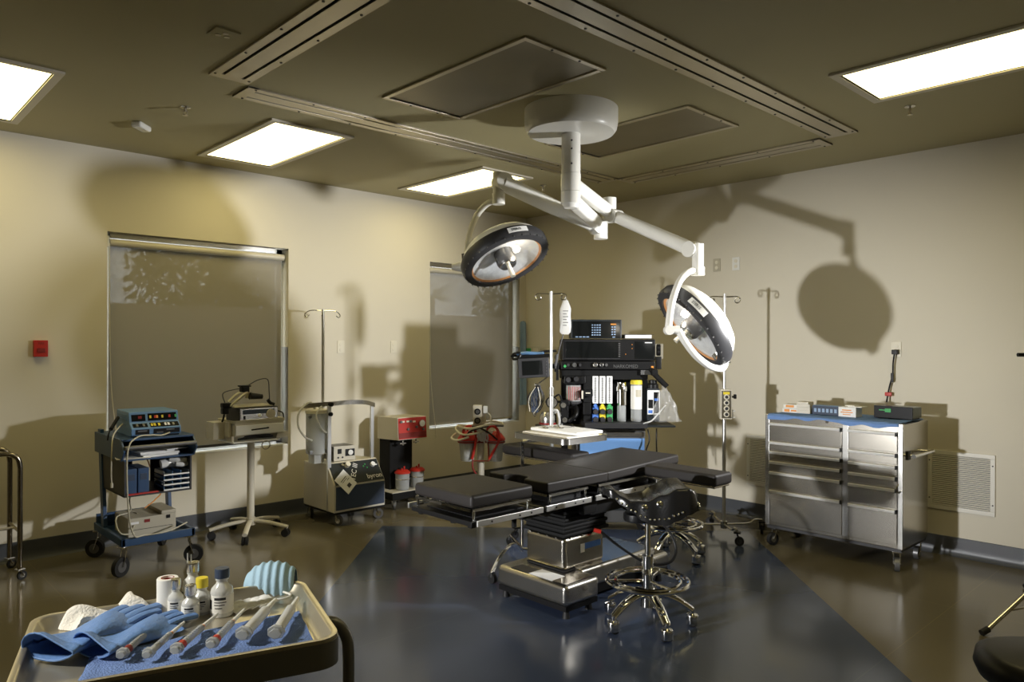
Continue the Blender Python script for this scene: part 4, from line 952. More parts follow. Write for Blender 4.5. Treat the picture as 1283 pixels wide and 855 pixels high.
# ================================================================ anaesthesia machine (square to the camera)
AR = P(770, 700, 6.30); AR.z = 0
am = thing('anaesthesia_machine', 'black anaesthesia machine with monitors, flow tubes and blue drawers in the room corner', 'medical machine', AR, -TH)
ARX = (770-X0)/FPX*6.30
def A(px, py, Y=6.0): return Vector(((px-X0)/FPX*Y-ARX, Y-6.30, CZ-(py-yh(px))/FPX*Y))
def abox(x0, x1, y0, y1, Y0=6.0, dep=.3, bev=.004, b=None):
    p, q = A(x0, y0, Y0), A(x1, y1, Y0); b = b or B()
    return b.b2((p.x, p.y, q.z), (q.x, p.y+dep, p.z), bev)
mb = obj('monitor_housing', abox(704.8, 821, 425, 452.5, 6.0, .36, .008), M['black'], am)
obj('main_screen', abox(709, 775, 428, 449, 5.998, .01, .001), M['screen'], mb)
obj('screen_bezel', abox(707, 777, 427, 428, 5.994, .01, .001, abox(707, 777, 449, 450, 5.994, .01, .001)), M['dark'], mb)
many('soft_key', lambda: B().box((0, 0, 0), (.014, .004, .008), .001), M['grey'], mb, [A(776, 431+i*2.6, 5.995) for i in range(7)])
many('indicator', lambda: B().box((0, 0, 0), (.006, .004, .006)), M['orange'], mb, [A(792, 437, 5.995), A(792, 432, 5.995), A(784, 444, 5.995)])
obj('side_display', abox(795, 819, 428, 450, 5.998, .01, .001), M['screen'], mb)
obj('badge', abox(808, 817, 429, 430.2, 5.994, .01, 0), M['paper'], mb)
tb_ = obj('upper_display', abox(715.5, 779, 400.5, 424.5, 5.98, .24, .008), M['charcoal'], am)
obj('display_face', abox(717.5, 777, 402.5, 423.6, 5.976, .01, .001), M['screen'], tb_)
many('key', lambda: B().box((0, 0, 0), (.0135, .004, .0095), .002), M['key'], tb_, [A(742.2+3.1*i, 407.5+3.1*j, 5.972) for i in range(4) for j in range(5)] + [A(767+3.2*i, 410+3.1*j, 5.972) for i in range(2) for j in range(4)])
many('long_key', lambda: B().box((0, 0, 0), (.022, .004, .008), .002), M['key'], tb_, [A(722.5+4.6*i, 422.4, 5.972) for i in range(4)] + [A(769, 422.6, 5.972)])
obj('badge', abox(765, 772, 405.8, 407.2, 5.972, .01, 0), M['orange'], tb_)
lo = obj('control_strip', abox(703, 821, 452.8, 463.5, 5.97, .36, .005), M['black'], am)
for i, x in enumerate((712, 720, 727, 746, 754, 760)):
    obj('port', B().cyl(A(x, 457.5, 5.97), A(x, 457.5, 5.955), .018 if i in (1, 3, 4) else .012, n=16), M['grey'] if i % 2 else M['dark'], lo)
obj('port_ring', B().tor(A(746, 457.5, 5.954), .016, .004, 18, 6, 'y').tor(A(754, 457.5, 5.954), .013, .003, 18, 6, 'y'), M['satin'], lo)
obj('green_arrow', B().box(A(708, 459, 5.966), (.02, .004, .02), 0, 0, 2, R3(0, PI/4)), M['green'], lo)
text('lettering', 'NARKOMED', .040, M['grey'], lo, A(784, 459.5, 5.968), xs=.9)
obj('indicator', abox(816, 819, 459, 461.5, 5.966, .01, 0), M['orange'], lo)
obj('lower_bulkhead', abox(704, 812, 463.5, 476, 6.02, .3, .004, abox(704, 812, 476, 532, 6.22, .12)), M['blackm'], am)
obj('side_tray', abox(803, 817, 464, 470, 5.99, .12, .003), M['grey'], am)
# carbon dioxide absorber and breathing circuit at the left
obj('absorber_head', abox(707, 734, 471, 481.5, 5.98, .2, .01), M['black'], am)
many('head_knob', lambda: B().cyl((0, 0, 0), (0, -.03, 0), .02, n=16), M['dark'], am, [A(712, 476, 5.98), A(722, 475, 5.98)])
ab = A(719, 502.5, 6.05)
ca = obj('absorber_canister', B().lathe([(0, 0), (.062, 0), (.062, .13), (0, .13)], 26, ab), M['frost'], am)
obj('granule_bed', B().lathe([(0, .01), (.054, .01), (.054, .12), (0, .12)], 22, ab), M['tape'], ca)
rr_ = B()
for i in range(7): rr_.cyl(ab+Vector((-.045+.015*i, -.062, .01)), ab+Vector((-.045+.015*i, -.062, .12)), .0022, n=5)
obj('red_scale', rr_, M['red'], ca)
obj('absorber_base', B().lathe([(0, -.03), (.05, -.04), (.072, -.02), (.075, 0), (0, 0)], 26, ab).cyl(ab+Vector((0, 0, -.03)), ab+Vector((0, 0, -.16)), .016, n=12).cyl(ab+Vector((-.02, -.02, -.07)), ab+Vector((.06, -.02, -.05)), .014, n=10), M['dark'], am)
vv = B()
for px_, py_ in ((706, 508), (708, 518), (706, 526)): vv.cyl(A(px_, py_, 5.93), A(px_, py_, 6.02), .032, n=18)
vv.box(A(708, 505, 6.0), (.07, .1, .05), .01).box(A(708, 516, 6.0), (.055, .09, .18), .01).tube(cr([A(712, 528, 5.95), A(722, 520, 5.95), A(722, 505, 6.02)], 6), .02, 10)
obj('valve_block', vv, M['black'], am)
many('valve_face', lambda: B().cyl((0, 0, 0), (0, -.005, 0), .021, n=16), M['satin'], am, [A(706, 508, 5.93), A(708, 526.5, 5.93)])
obj('flow_column', abox(731, 741, 471, 533, 6.0, .2, .004), M['blackm'], am)
vt = obj('vent_block', abox(729.5, 741, 489, 497, 5.95, .1, .004, abox(731, 741, 505, 520, 5.94, .1, .006)), M['black'], am)
obj('white_mark', abox(729, 731, 490, 500, 5.94, .02, 0, abox(734, 740, 492, 493.5, 5.945, .02, 0)), M['putty'], vt)
for i in range(3):
    x = 742.6+8.9*i
    ft_ = obj('flow_tube', abox(x, x+7.2, 471.5, 506, 5.99, .03, .004), M['paper'], am)
    obj('tube_scale', abox(x+3.2, x+4.0, 473, 504.5, 5.988, .01, 0), M['grey'], ft_)
    tk = B()
    for k in range(14): abox(x+2, x+5.4, 474+k*2.2, 474.5+k*2.2, 5.988, .01, 0, tk)
    obj('tube_tick', tk, M['grey'], ft_)
    m_ = (M['blue'], M['yellow'], M['green'])[i]
    fk = obj('flow_knob_block', abox(x+.2, x+7.6, 509, 533, 5.985, .05, .003), m_, am)
    many('flow_knob', lambda: B().cyl((0, 0, 0), (0, -.035, 0), .024, .02, 18), M['dark'], fk, [A(x+3.6, 516, 5.985), A(x+3.6, 526, 5.985)])
    obj('colour_knob', B().cyl(A(x+3.6, 508.5, 5.985), A(x+3.6, 508.5, 5.96), .014, n=12), m_, fk)
# table, drawers, body
tbz = A(790, 533, 5.9)
wt = obj('work_table', abox(733, 812, 530.5, 537.5, 5.84, .42, .004), M['dark'], am)
obj('side_shelf', abox(812, 847, 533.5, 536, 5.86, .36, .003), M['charcoal'], am)
bd = obj('cabinet_body', abox(722, 809, 537.5, 655, 5.95, .45, .006), M['grey'], am)
obj('drawer', abox(727, 808, 541.5, 547.5, 5.935, .02, .003), M['satin'], am)
obj('drawer', abox(727, 808, 549.5, 571, 5.935, .02, .004), M['bluedrawer'], am)
obj('drawer', abox(727, 808, 573, 600, 5.935, .02, .004), M['charcoal'], am)
obj('drawer', abox(727, 808, 602, 640, 5.935, .02, .004), M['charcoal'], am)
for px_ in (730, 802):
    p = A(px_, 640, 6.0); p.z = 0; caster(am, p, .05, .03, M['satin'], M['rubber'], -1.2)
    p = A(px_, 640, 6.35); p.z = 0; caster(am, p, .05, .03, M['satin'], M['rubber'], 1.2)
obj('uprights', abox(704, 712, 463, 640, 6.25, .06, .003, abox(800, 808, 463, 540, 6.25, .06, .003)), M['blackm'], am)
# right-hand fittings
rf = B(); abox(822.5, 829, 447, 463, 5.98, .05, .006, rf); rf.cyl(A(823, 436, 6.0), A(827, 436, 6.0), .03, n=14).cyl(A(823, 441.5, 6.0), A(827, 441.5, 6.0), .03, n=14)
obj('holder', rf, M['black'], am)
obj('hose_arm', B().tube([A(816, 463, 5.98), A(820, 469, 5.95), A(836, 485, 5.92)], .022, 10).box(A(820, 467, 5.96), (.05, .06, .05), .008), M['blackm'], am)
obj('outlet_plate', abox(821, 831, 431, 450, 6.1, .01, .001), M['beige'], am)
# side monitor on its arm
sm_ = B(); p0 = A(668.5, 461, 5.96); sm_.box((0, 0, 0), (.25, .05, .16), .008, 0, 2, R3(0, math.radians(-3), 0) @ R3(0, 0, math.radians(6))).xf(Matrix.Translation(p0))
so = obj('side_monitor', sm_, M['dark'], am)
obj('side_screen', B().box((-.012, -.027, 0), (.165, .004, .115), .001, 0, 2).xf(Matrix.Translation(p0) @ R3(0, math.radians(-3), 0) @ R3(0, 0, math.radians(6))), M['screen'], so)
many('side_key', lambda: B().box((0, 0, 0), (.008, .004, .008)), M['grey'], so, [p0+Vector((.105, -.020, -.05+.025*i)) for i in range(5)])
obj('monitor_arm', B().tube([A(684, 458, 6.0), A(700, 460, 6.05), A(706, 462, 6.1)], .02, 8).box(A(697, 460, 6.0), (.03, .04, .08), .004).box(A(698.5, 466, 5.97), (.022, .02, .14), .003), M['black'], am)
obj('monitor_shelf', B().box(A(668, 446.5, 6.02), (.27, .16, .025), .006, 0, 2, R3(0, math.radians(-4), 0)), M['black'], am)
place('blue_cuff', B().tube(cr([(-.10, 0, 0), (-.03, -.02, .008), (.05, .01, .004), (.11, .0, .006)], 6), .03, 10, flat=.5), M['bluedev'], 'blue pressure cuff lying on top of the small side monitor', 'cuff', Vector(AR)+Vector((RX*(A(664, 443, 5.98).x)+FX*A(664, 443, 5.98).y, RY*A(664, 443, 5.98).x+FY*A(664, 443, 5.98).y, A(664, 443, 5.98).z-.005)), -TH)
def aw(v): return Vector((AR.x+RX*v.x+FX*v.y, AR.y+RY*v.x+FY*v.y, v.z))
place('cuff_hose', B().tube(cr([A(641, 447, 5.98), A(645, 443, 5.95), A(652, 443, 5.95), A(650, 449, 5.94), A(643, 450, 5.96), A(644, 446, 5.98), A(658, 446, 5.98), A(680, 441, 6.0), A(697, 440, 6.02)], 6), .010, 8), M['black'], 'black hose looped over the left end of the side monitor', 'hose', AR, -TH)
cb_ = B(); random.seed(3)
for i in range(12):
    x = 671+random.uniform(-2, 4); w_ = random.uniform(2, 12); yb = random.uniform(505, 522); Y = 6.0+random.uniform(-.03, .03)
    cb_.tube(cr([A(x+1, 484, Y), A(x-w_, 497, Y), A(x-w_*.7, yb-6, Y), A(x, yb, Y), A(x+w_*.6, yb-8, Y), A(x+w_*.8, 496, Y), A(x+2, 483, Y)], 5), .0028, 5)
cbo = place('lead_bundle', cb_, M['dark'], 'bundle of grey monitor leads hanging under the side monitor', 'cables', AR, -TH)
cb_ = B()
for i in range(4): x = 668+i*2.2; cb_.tube(cr([A(x+2, 486, 5.95), A(x-2, 500, 5.95), A(x-1, 512, 5.95)], 5), .004, 5).box(A(x-1, 514, 5.95), (.012, .012, .04), .003)
obj('lead_clip', cb_, M['navy'], cbo)
obj('white_lead', B().tube(cr([A(671, 485, 5.94), A(663, 500, 5.94), A(664, 516, 5.94)], 6), .003, 6).tube(cr([A(674, 485, 5.94), A(677, 505, 5.94), A(669, 518, 5.94)], 6), .003, 6), M['putty'], cbo)
obj('lead_hanger', B().box(A(673, 482, 6.0), (.04, .02, .02), .004).tube([A(673, 482, 6.0), A(690, 470, 6.05)], .006, 6), M['satin'], cbo)
gau = thing('pressure_gauge', 'round black pressure gauge beside the hanging leads', 'gauge', aw(A(691.5, 504, 5.98)), -TH)
obj('gauge_case', B().cyl((0, 0, 0), (0, -.04, 0), .048, n=26), M['black'], gau)
obj('gauge_face', B().cyl((0, -.04, 0), (0, -.042, 0), .040, n=24), M['satin'], gau)
obj('gauge_hose', B().tube(cr([(.02, -.02, .04), (.06, -.02, .06), (.08, -.01, .0), (.07, -.02, -.08)], 6), .008, 6), M['black'], gau)
obj('gauge_bracket', B().box((.03, .03, .0), (.16, .02, .02), .003).box((0, .02, .02), (.03, .04, .10), .003), M['dark'], gau)
hm = thing('humidifier', 'silver domed humidifier pot left of the breathing valves', 'humidifier', aw(A(687, 534, 5.98)), -TH)
obj('pot', B().lathe([(0, 0), (.065, 0), (.07, .05), (.068, .085), (.05, .115), (.0, .125)], 26), M['satin'], hm)
obj('pot_tubing', B().tube(cr([(.02, -.02, .12), (.07, -.04, .13), (.09, -.05, .05), (.08, -.04, -.01)], 6), .010, 8).tube(cr([(.05, -.03, .11), (.10, -.02, .11), (.11, -.02, .0)], 6), .008, 8), M['milk'], hm)
obj('pot_band', B().lathe([(.0705, .015), (.072, .015), (.072, .03), (.0705, .03)], 26), M['redd'], hm)
obj('pot_shelf', B().box((.05, .05, -.008), (.30, .22, .014), .003), M['dark'], hm)
bn = thing('white_binder', 'white binder lying flat on top of the anaesthesia machine', 'binder', aw(A(799.5, 424.6, 6.08)), -TH)
obj('page_block', B().b2((-.115, -.06, .003), (.10, .12, .030)), M['paper'], bn)
obj('cover', B().b2((-.12, -.065, 0), (.115, .125, .003)).b2((-.12, -.065, .030), (.118, .125, .034)).b2((-.123, -.065, 0), (-.117, .125, .034)), M['dark'], bn)
# bottles on the work table
TZ = A(790, 530.5, 5.84).z
def onw(px, Y): v = A(px, 530, Y); v.z = TZ; return aw(v)
t = thing('metal_bottle', 'clear vaporiser bottle with a chrome cap on the machine table', 'bottle', onw(779, 6.0)+Vector((0, 0, .0)), -TH)
obj('jar', B().lathe([(0, 0), (.034, 0), (.036, .01), (.036, .12), (.03, .13), (.0, .13)], 22), M['frost'], t)
obj('chrome_cap', B().lathe([(0, .13), (.040, .13), (.040, .24), (.046, .245), (.046, .275), (.038, .29), (.038, .315), (.0, .32)], 24), M['chrome'], t)
t = thing('labelled_canister', 'white labelled canister with a yellow lid on the machine table', 'canister', onw(797.5, 5.98), -TH)
obj('jar', B().lathe([(0, 0), (.040, 0), (.044, .01), (.044, .30), (0, .30)], 26), M['frost'], t)
obj('label', B().grid(lambda u, v: (.0455*math.sin((u-.5)*5.4), -.0455*math.cos((u-.5)*5.4), .10+.19*v), 18, 1, .0008), M['tape'], t)
obj('label_print', B().grid(lambda u, v: (.0468*math.sin((u-.25)*1.), -.0468*math.cos((u-.25)*1.), .20+.06*v), 6, 1, .0004), M['beige'], t)
obj('lid', B().lathe([(0, .30), (.048, .30), (.048, .325), (.042, .335), (0, .336)], 26), M['yellow'], t)
t = thing('vaporiser', 'black vaporiser with a blue and white panel at the right of the machine table', 'vaporiser', onw(818, 5.98), -TH)
obj('body', B().b2((-.05, -.04, .0), (.05, .06, .27), .008), M['charcoal'], t)
obj('top_dial', B().lathe([(0, .27), (.045, .27), (.045, .30), (.035, .31), (.035, .335), (0, .34)], 26), M['black'], t)
obj('white_panel', B().b2((-.05, -.0435, .06), (.05, -.0395, .255), .002), M['paper'], t)
obj('black_panel', B().b2((.0, -.046, .07), (.042, -.042, .24), .001).b2((-.043, -.046, .11), (-.006, -.042, .18), .001), M['black'], t)
obj('blue_mark', B().b2((-.043, -.046, .07), (-.010, -.042, .095)).b2((.004, -.048, .17), (.038, -.045, .19)), M['blue'], t)
t = thing('plastic_bag', 'crumpled clear plastic bag hanging over the machine side shelf', 'bag', onw(832, 5.95), -TH)
random.seed(5)
def bagf(u, v):
    a = 2*PI*u; r = .03+.075*v**.7; wob = 1+.16*math.sin(5*a+7*v)+.1*math.sin(9*a-4*v)
    return (r*wob*math.cos(a)+.0+.03*(v-.3), r*.55*wob*math.sin(a)-.02, .25*(1-v)+.004)
obj('bag_film', B().grid(bagf, 40, 14), M['film'], t, sharp=20)
obj('bag_neck', B().tube([(0, -.02, .25), (-.01, -.02, .32)], .014, 8, radii=[.028, .01]), M['film'], t)
place('white_hose', B().tube(cr([A(806, 531, 5.84), A(816, 528, 5.84), A(824, 520, 5.88), A(834, 508, 5.92)], 6), .006, 6), M['milk'], 'thin white tube lying across the machine table to the plastic bag', 'hose', AR, -TH)
place('table_lead', B().tube(cr([A(812, 538, 5.9), A(814, 552, 5.88), A(810, 566, 5.88), A(814, 580, 5.9)], 6), .006, 6).tube(cr([A(823, 537, 5.95), A(823, 560, 5.95), A(825, 590, 5.95)], 6), .006, 6), M['black'], 'black leads hanging below the right of the machine table', 'cable', AR, -TH)
# gas outlets on the right wall behind
t = thing('gas_outlet_panel', 'row of medical gas outlets on the wall behind the side monitor', 'outlet panel', (WX, 0, 0), -PI/2)
def onr(px, py):
    k = (px-X0)/FPX; Y = WX/(RX*k+FX); p = P(px, py, Y); return p
pA, pB = onr(660, 434), onr(704, 461)
t.location = (WX, (pA.y+pB.y)/2, (pA.z+pB.z)/2); hw = abs(pA.y-pB.y)/2; hh = abs(pA.z-pB.z)/2
obj('back_plate', B().b2((-hw, -.02, -hh), (hw, 0, hh), .004), M['putty'], t)
for i in range(5):
    x = -hw+hw*2*(i+.5)/5; go = obj('gas_outlet', B().b2((x-hw*.13, -.03, -hh*.8), (x+hw*.13, -.018, hh*.8), .004), M['green'] if i == 0 else M['ivory'] if i % 2 else M['beige'], t)
    obj('outlet_socket', B().cyl((x, -.03, 0), (x, -.04, 0), .022, n=14), M['satin'], go)
bt = thing('blue_hanging_cloth', 'tall folded blue cloth hanging in the corner right of the narrow window', 'cloth', (WX-.075, WY-.03, 0))
zt, zb = P(655, 402, 8.3).z, P(655, 508, 8.3).z
cl = B().grid(lambda u, v: (-.06+.11*u, -.012*math.sin(u*9+v*2)-.01, zb+(zt-zb)*v-.05*abs(u-.5)*(v > .9)), 14, 10, .006)
obj('cloth', cl, M['paleblue'], bt)
obj('hook', B().cyl((0, .03, zt-.01), (0, -.02, zt-.01), .006, n=8), M['satin'], bt)
# ================================================================ iv poles
def hooks(par, z, s=1., ang=0.):
    b = B()
    for q in (-1, 1):
        pts = [(0, 0, z), (q*.075, 0, z+.002), (q*.12, 0, z), (q*.14, 0, z-.02), (q*.125, 0, z-.045), (q*.10, 0, z-.045), (q*.09, 0, z-.025), (q*.105, 0, z-.012)]
        b.tube(cr([(p[0]*s, 0, p[2]) for p in pts], 5), .0048, 7)
    return obj('pole_hook', b, M['chrome'], par, None, (0, 0, ang))
IX, IY = 5.215, 3.06
iv = thing('iv_pole', 'chrome intravenous pole standing left of the steel tool cabinet', 'iv pole', (IX, IY, 0), -TH, 'free-standing iv poles')
obj('pole', B().cyl((0, 0, .06), (0, 0, 1.15), .014, n=16).cyl((0, 0, 1.1), (0, 0, 1.885), .011, n=16).cyl((0, 0, 1.80), (0, 0, 1.90), .0135, n=16), M['pole'], iv)
hooks(iv, 1.875, .88)
obj('hub', B().cyl((0, 0, .055), (0, 0, .11), .026, n=16), M['satin'], iv)
for i, a in enumerate((-88, 5, 92, 183, )):
    a = math.radians(a); d = Vector((math.cos(a), math.sin(a), 0)); L = .31
    lo_ = obj('leg', B().tube(cr([(0, 0, .085), d*.12+Vector((0, 0, .085)), d*.2+Vector((0, 0, .09)), d*.25+Vector((0, 0, .115)), d*L+Vector((0, 0, .115))], 5), .0085, 8), M['satin'], iv)
    caster(lo_, d*L, .034, .022, M['black'], M['rubber'], a+1.2, M['dark'], .105)
ip = thing('power_strip', 'white four-outlet power strip clamped to the right intravenous pole', 'power strip', (IX, IY, 0), -TH)
obj('housing', B().b2((-.045, -.055, .915), (.045, -.012, 1.15), .005), M['putty'], ip)
obj('face_plate', B().b2((-.037, -.058, .925), (.037, -.054, 1.14), .002), M['satin'], ip)
many('socket', lambda: B().cyl((0, 0, 0), (0, -.006, 0), .021, n=16), M['ivory'], ip, [(0, -.058, z) for z in (.955, 1.0, 1.045, 1.09)])
many('socket_hole', lambda: B().cyl((0, 0, 0), (0, -.003, 0), .013, n=14), M['dark'], ip, [(0, -.0635, z) for z in (.955, 1.0, 1.045, 1.09)])
obj('top_label', B().b2((-.025, -.0595, 1.11), (.025, -.0575, 1.13)), M['yellow'], ip)
obj('clamp_knob', B().cyl((.045, -.03, 1.09), (.07, -.03, 1.09), .008, n=10).b2((.065, -.042, 1.075), (.085, -.018, 1.11), .004), M['black'], ip)
obj('cord_cleat', B().b2((.045, -.04, .925), (.06, -.02, .99), .003).b2((.045, -.04, .975), (.075, -.02, .985), .002).b2((.045, -.04, .925), (.075, -.02, .935), .002), M['white'], ip)
CPv = P(690, 600, 5.68)
iv2 = thing('iv_pole', 'chrome intravenous pole with a fluid bag behind the mayo stand tray', 'iv pole', (CPv.x, CPv.y, 0), -TH, 'free-standing iv poles')
obj('pole', B().cyl((.008, 0, .06), (.006, 0, 1.15), .0165, n=16).cyl((.006, 0, 1.1), (0, 0, 1.885), .0115, n=16).cyl((0.0, 0, 1.83), (0, 0, 1.905), .0135, n=16), M['pole'], iv2)
obj('collar', B().cyl((.006, 0, 1.10), (.006, 0, 1.17), .021, n=16), M['satin'], iv2)
hooks(iv2, 1.885, .86)
obj('hub', B().cyl((.008, 0, .055), (.008, 0, .11), .026, n=16), M['satin'], iv2)
for a in (-60, 60, 180):
    a = math.radians(a); d = Vector((math.cos(a), math.sin(a), 0)); L = .26
    lo_ = obj('leg', B().tube([(0, 0, .085), d*L+Vector((0, 0, .085))], .0085, 8), M['satin'], iv2)
    caster(lo_, d*L, .03, .02, M['black'], M['rubber'], a+.5, M['dark'], .09)
bg_ = thing('iv_bag', 'clear saline bag hanging from the intravenous pole behind the mayo stand', 'iv bag', (CPv.x+RX*.112, CPv.y+RY*.112, 0), -TH)
def bagp(u, v):
    a = 2*PI*u; w_ = .043*min(1, .45+v*2.2)*(1 if v < .93 else (1-(v-.93)*6)); d_ = .022*math.sin(PI*min(1, .15+v*.8)); wv = 1+.05*math.sin(11*v+3*a)
    return (w_*wv*math.cos(a), d_*wv*math.sin(a), 1.835-.262*v)
bgf = obj('bag', B().grid(bagp, 24, 16), M['milk'], bg_)
ln = B()
for i in range(6): ln.b2((-.02, -.024, 1.64+i*.022), (.02 if i % 2 else .008, -.0225, 1.645+i*.022))
obj('bag_print', ln, M['grey'], bgf)
obj('bag_loop', B().tube(cr([(-.01, 0, 1.83), (0, 0, 1.86), (.01, 0, 1.83)], 5), .003, 6), M['milk'], bg_)
obj('drip_line', B().tube(cr([(-.015, 0, 1.575), (-.03, 0, 1.52), (-.06, .0, 1.40), (-.075, .0, 1.31)], 6), .005, 6).tube(cr([(-.06, 0, 1.42), (-.065, 0, 1.38), (-.075, .0, 1.33)], 4), .011, 8), M['dark'], bg_)
# ================================================================ steel tool cabinet
tc_ = thing('tool_cabinet', 'stainless steel rolling tool cabinet with two columns of drawers by the right wall', 'cabinet', (5.45, 2.225, 0), -PI/2)
HWc = .48
obj('body', B().b2((-HWc, -.245, .15), (HWc, .245, .975), .006), M['steel'], tc_)
obj('base_tray', B().b2((-HWc+.01, -.24, .13), (HWc-.01, .24, .152)), M['dark'], tc_)
obj('corner_post', B().b2((-HWc-.003, -.252, .15), (-HWc+.032, -.22, .98), .006), M['satin'], tc_)
obj('corner_post', B().b2((HWc-.032, -.252, .15), (HWc+.003, -.22, .98), .006), M['satin'], tc_)
obj('centre_post', B().b2((.088, -.250, .17), (.13, -.24, .945), .003), M['satin'], tc_)
def drawers(x0, x1, zs):
    for a, b_ in zip(zs, zs[1:]):
        d = obj('drawer', B().b2((x0, -.254, b_+.004), (x1, -.243, a-.004), .003), M['steel'], tc_)
        obj('drawer_handle', B().prism([(-.272, a-.008), (-.252, a-.004), (-.252, a-.022), (-.268, a-.026)], 'x', x0, x1-.006, .002), M['handle'], d)
        obj('handle_end', B().b2((x1-.008, -.274, a-.03), (x1, -.252, a-.002), .002), M['black'], d)
drawers(-HWc+.034, .086, [.925, .785, .712, .638, .560, .422, .172])
drawers(.132, HWc-.034, [.925, .785, .705, .63, .553, .414, .172])
obj('lock', B().cyl((-.02, -.246, .955), (-.02, -.252, .955), .009, n=12), M['chrome'], tc_)
obj('side_handle', B().cyl((HWc+.045, -.18, .765), (HWc+.045, .20, .765), .014, n=14).cyl((HWc, -.15, .765), (HWc+.045, -.15, .765), .010, n=10).cyl((HWc, .17, .765), (HWc+.045, .17, .765), .010, n=10), M['chrome'], tc_)
obj('handle_mount', B().box((HWc+.004, -.15, .765), (.012, .05, .06), .003), M['dark'], tc_)
obj('hook', B().tube(cr([(.455, -.256, .58), (.44, -.262, .55), (.455, -.266, .525), (.47, -.262, .54)], 5), .004, 6), M['chrome'], tc_)
for sx, sy, a in ((-1, -1, -1.9), (1, -1, -1.2), (-1, 1, -1.5), (1, 1, -1.5)): caster(tc_, (sx*(HWc-.05), sy*.20, 0), .045, .03, M['satin'], M['grey'] if sx > 0 else M['rubber'], a, M['satin'], .13)
# blue towel over the top, hanging a little over the front edge
def towf(u, v):
    x = -HWc+.02+(2*HWc-.045)*u; w_ = .008*math.sin(u*23)+.006*math.sin(u*41+1)
    s = v*.53; edge = .225
    if s < .46: y, z = .235-s, .979+.002*math.sin(u*17+v*9)
    else:
        t_ = s-.46; y, z = -.225-.03*min(1, t_/.03)-.002, .979-max(0, t_-.018)*(.5+.16*math.sin(u*9+1)+.12*math.sin(u*23)+.08*math.sin(u*37+2))
    return (x, y, z+.0015)
tw = place('blue_towel', B().grid(towf, 60, 30, .003), M['towel'], 'blue towel covering the top of the steel tool cabinet', 'towel', (5.45, 2.225, 0), -PI/2)
TZ2 = .985
def cab(x, y): return (5.45+y, 2.225-x, TZ2)
t = thing('carton', 'small white and orange packets stacked at the left of the cabinet top', 'box', cab(-.385, -.02), -PI/2+.1)
obj('lower_box', B().b2((-.055, -.05, 0), (.055, .05, .032), .002), M['paper'], t)
obj('upper_box', B().b2((-.05, -.045, .033), (.052, .05, .062), .002), M['tape'], t)
obj('printed_band', B().b2((-.04, -.052, .006), (.0, -.0495, .026)).b2((.01, -.052, .010), (.05, -.0495, .022)).b2((-.03, -.047, .04), (.03, -.0445, .056)), M['orange'], t)
t = place('sponge_stack', B().box((0, 0, .012), (.10, .09, .024), .003, .02).box((.002, .0, .036), (.102, .09, .024), .003, -.03).box((-.002, 0, .059), (.098, .09, .022), .003, .04).box((0, 0, .078), (.088, .085, .02), .006, -.1), M['gauze'], 'stack of white gauze sponges between the packets and the blue box', 'gauze', cab(-.28, -.02), -PI/2+.05)
t = thing('blue_carton', 'long blue printed carton on the cabinet top beside the gauze', 'box', cab(-.115, .0), -PI/2-.02)
obj('carton_box', B().b2((-.10, -.05, 0), (.10, .05, .065), .002), M['navy'], t)
obj('carton_top', B().b2((-.097, -.047, .065), (.097, .047, .067)), M['bluedev'], t)
pr = B()
for i in range(6): pr.b2((-.085+i*.03, -.052, .018), (-.067+i*.03, -.0495, .045))
obj('carton_print', pr, M['key'], t)
t = thing('white_carton', 'small white carton with orange print right of the blue carton', 'box', cab(.055, -.035), -PI/2-.03)
obj('carton_box', B().b2((-.062, -.05, 0), (.062, .055, .070), .002), M['paper'], t)
obj('lid_flap', B().b2((.0, -.045, .071), (.10, .05, .078), .002).b2((-.02, -.04, .076), (.05, .04, .084), .002), M['tape'], t)
obj('carton_print', B().b2((-.035, -.052, .045), (.03, -.0495, .052)).b2((-.045, -.052, .030), (.04, -.0495, .036)).b2((-.03, -.052, .015), (.025, -.0495, .02)), M['orange'], t)
t = thing('battery_charger', 'dark green and black electronic unit at the right of the cabinet top', 'electronic device', cab(.33, .09), -PI/2-.05)
obj('case', B().b2((-.125, -.075, .008), (.13, .085, .085), .008), mat('olive_case', (.06, .075, .05), .3, .4), t)
obj('front_bezel', B().b2((-.127, -.082, .004), (.132, -.074, .088), .005), M['black'], t)
obj('green_legend', B().b2((-.09, -.0845, .055), (-.02, -.0815, .062)).b2((-.05, -.0845, .045), (-.01, -.0815, .07)), M['green'], t)
obj('foot', B().b2((-.12, -.07, 0), (-.09, .07, .008)).b2((.09, -.07, 0), (.12, .07, .008)), M['rubber'], t)
t = thing('wall_charger', 'black plug and cord running from the wall outlet down behind the cabinet top', 'cord', (WX, 2.034, 0), -PI/2)
obj('plug', B().b2((-.018, -.05, 1.43), (.022, -.010, 1.465), .004), M['black'], t)
obj('cord', B().tube(cr([(0, -.04, 1.43), (-.012, -.03, 1.36), (-.015, -.03, 1.28), (-.04, -.03, 1.17), (-.05, -.05, 1.07)], 8), .006, 8).b2((-.026, -.04, 1.22), (-.008, -.02, 1.29), .003), M['black'], t)
obj('red_clip', B().box((-.042, -.035, 1.13), (.05, .02, .03), .006), M['red'], t)
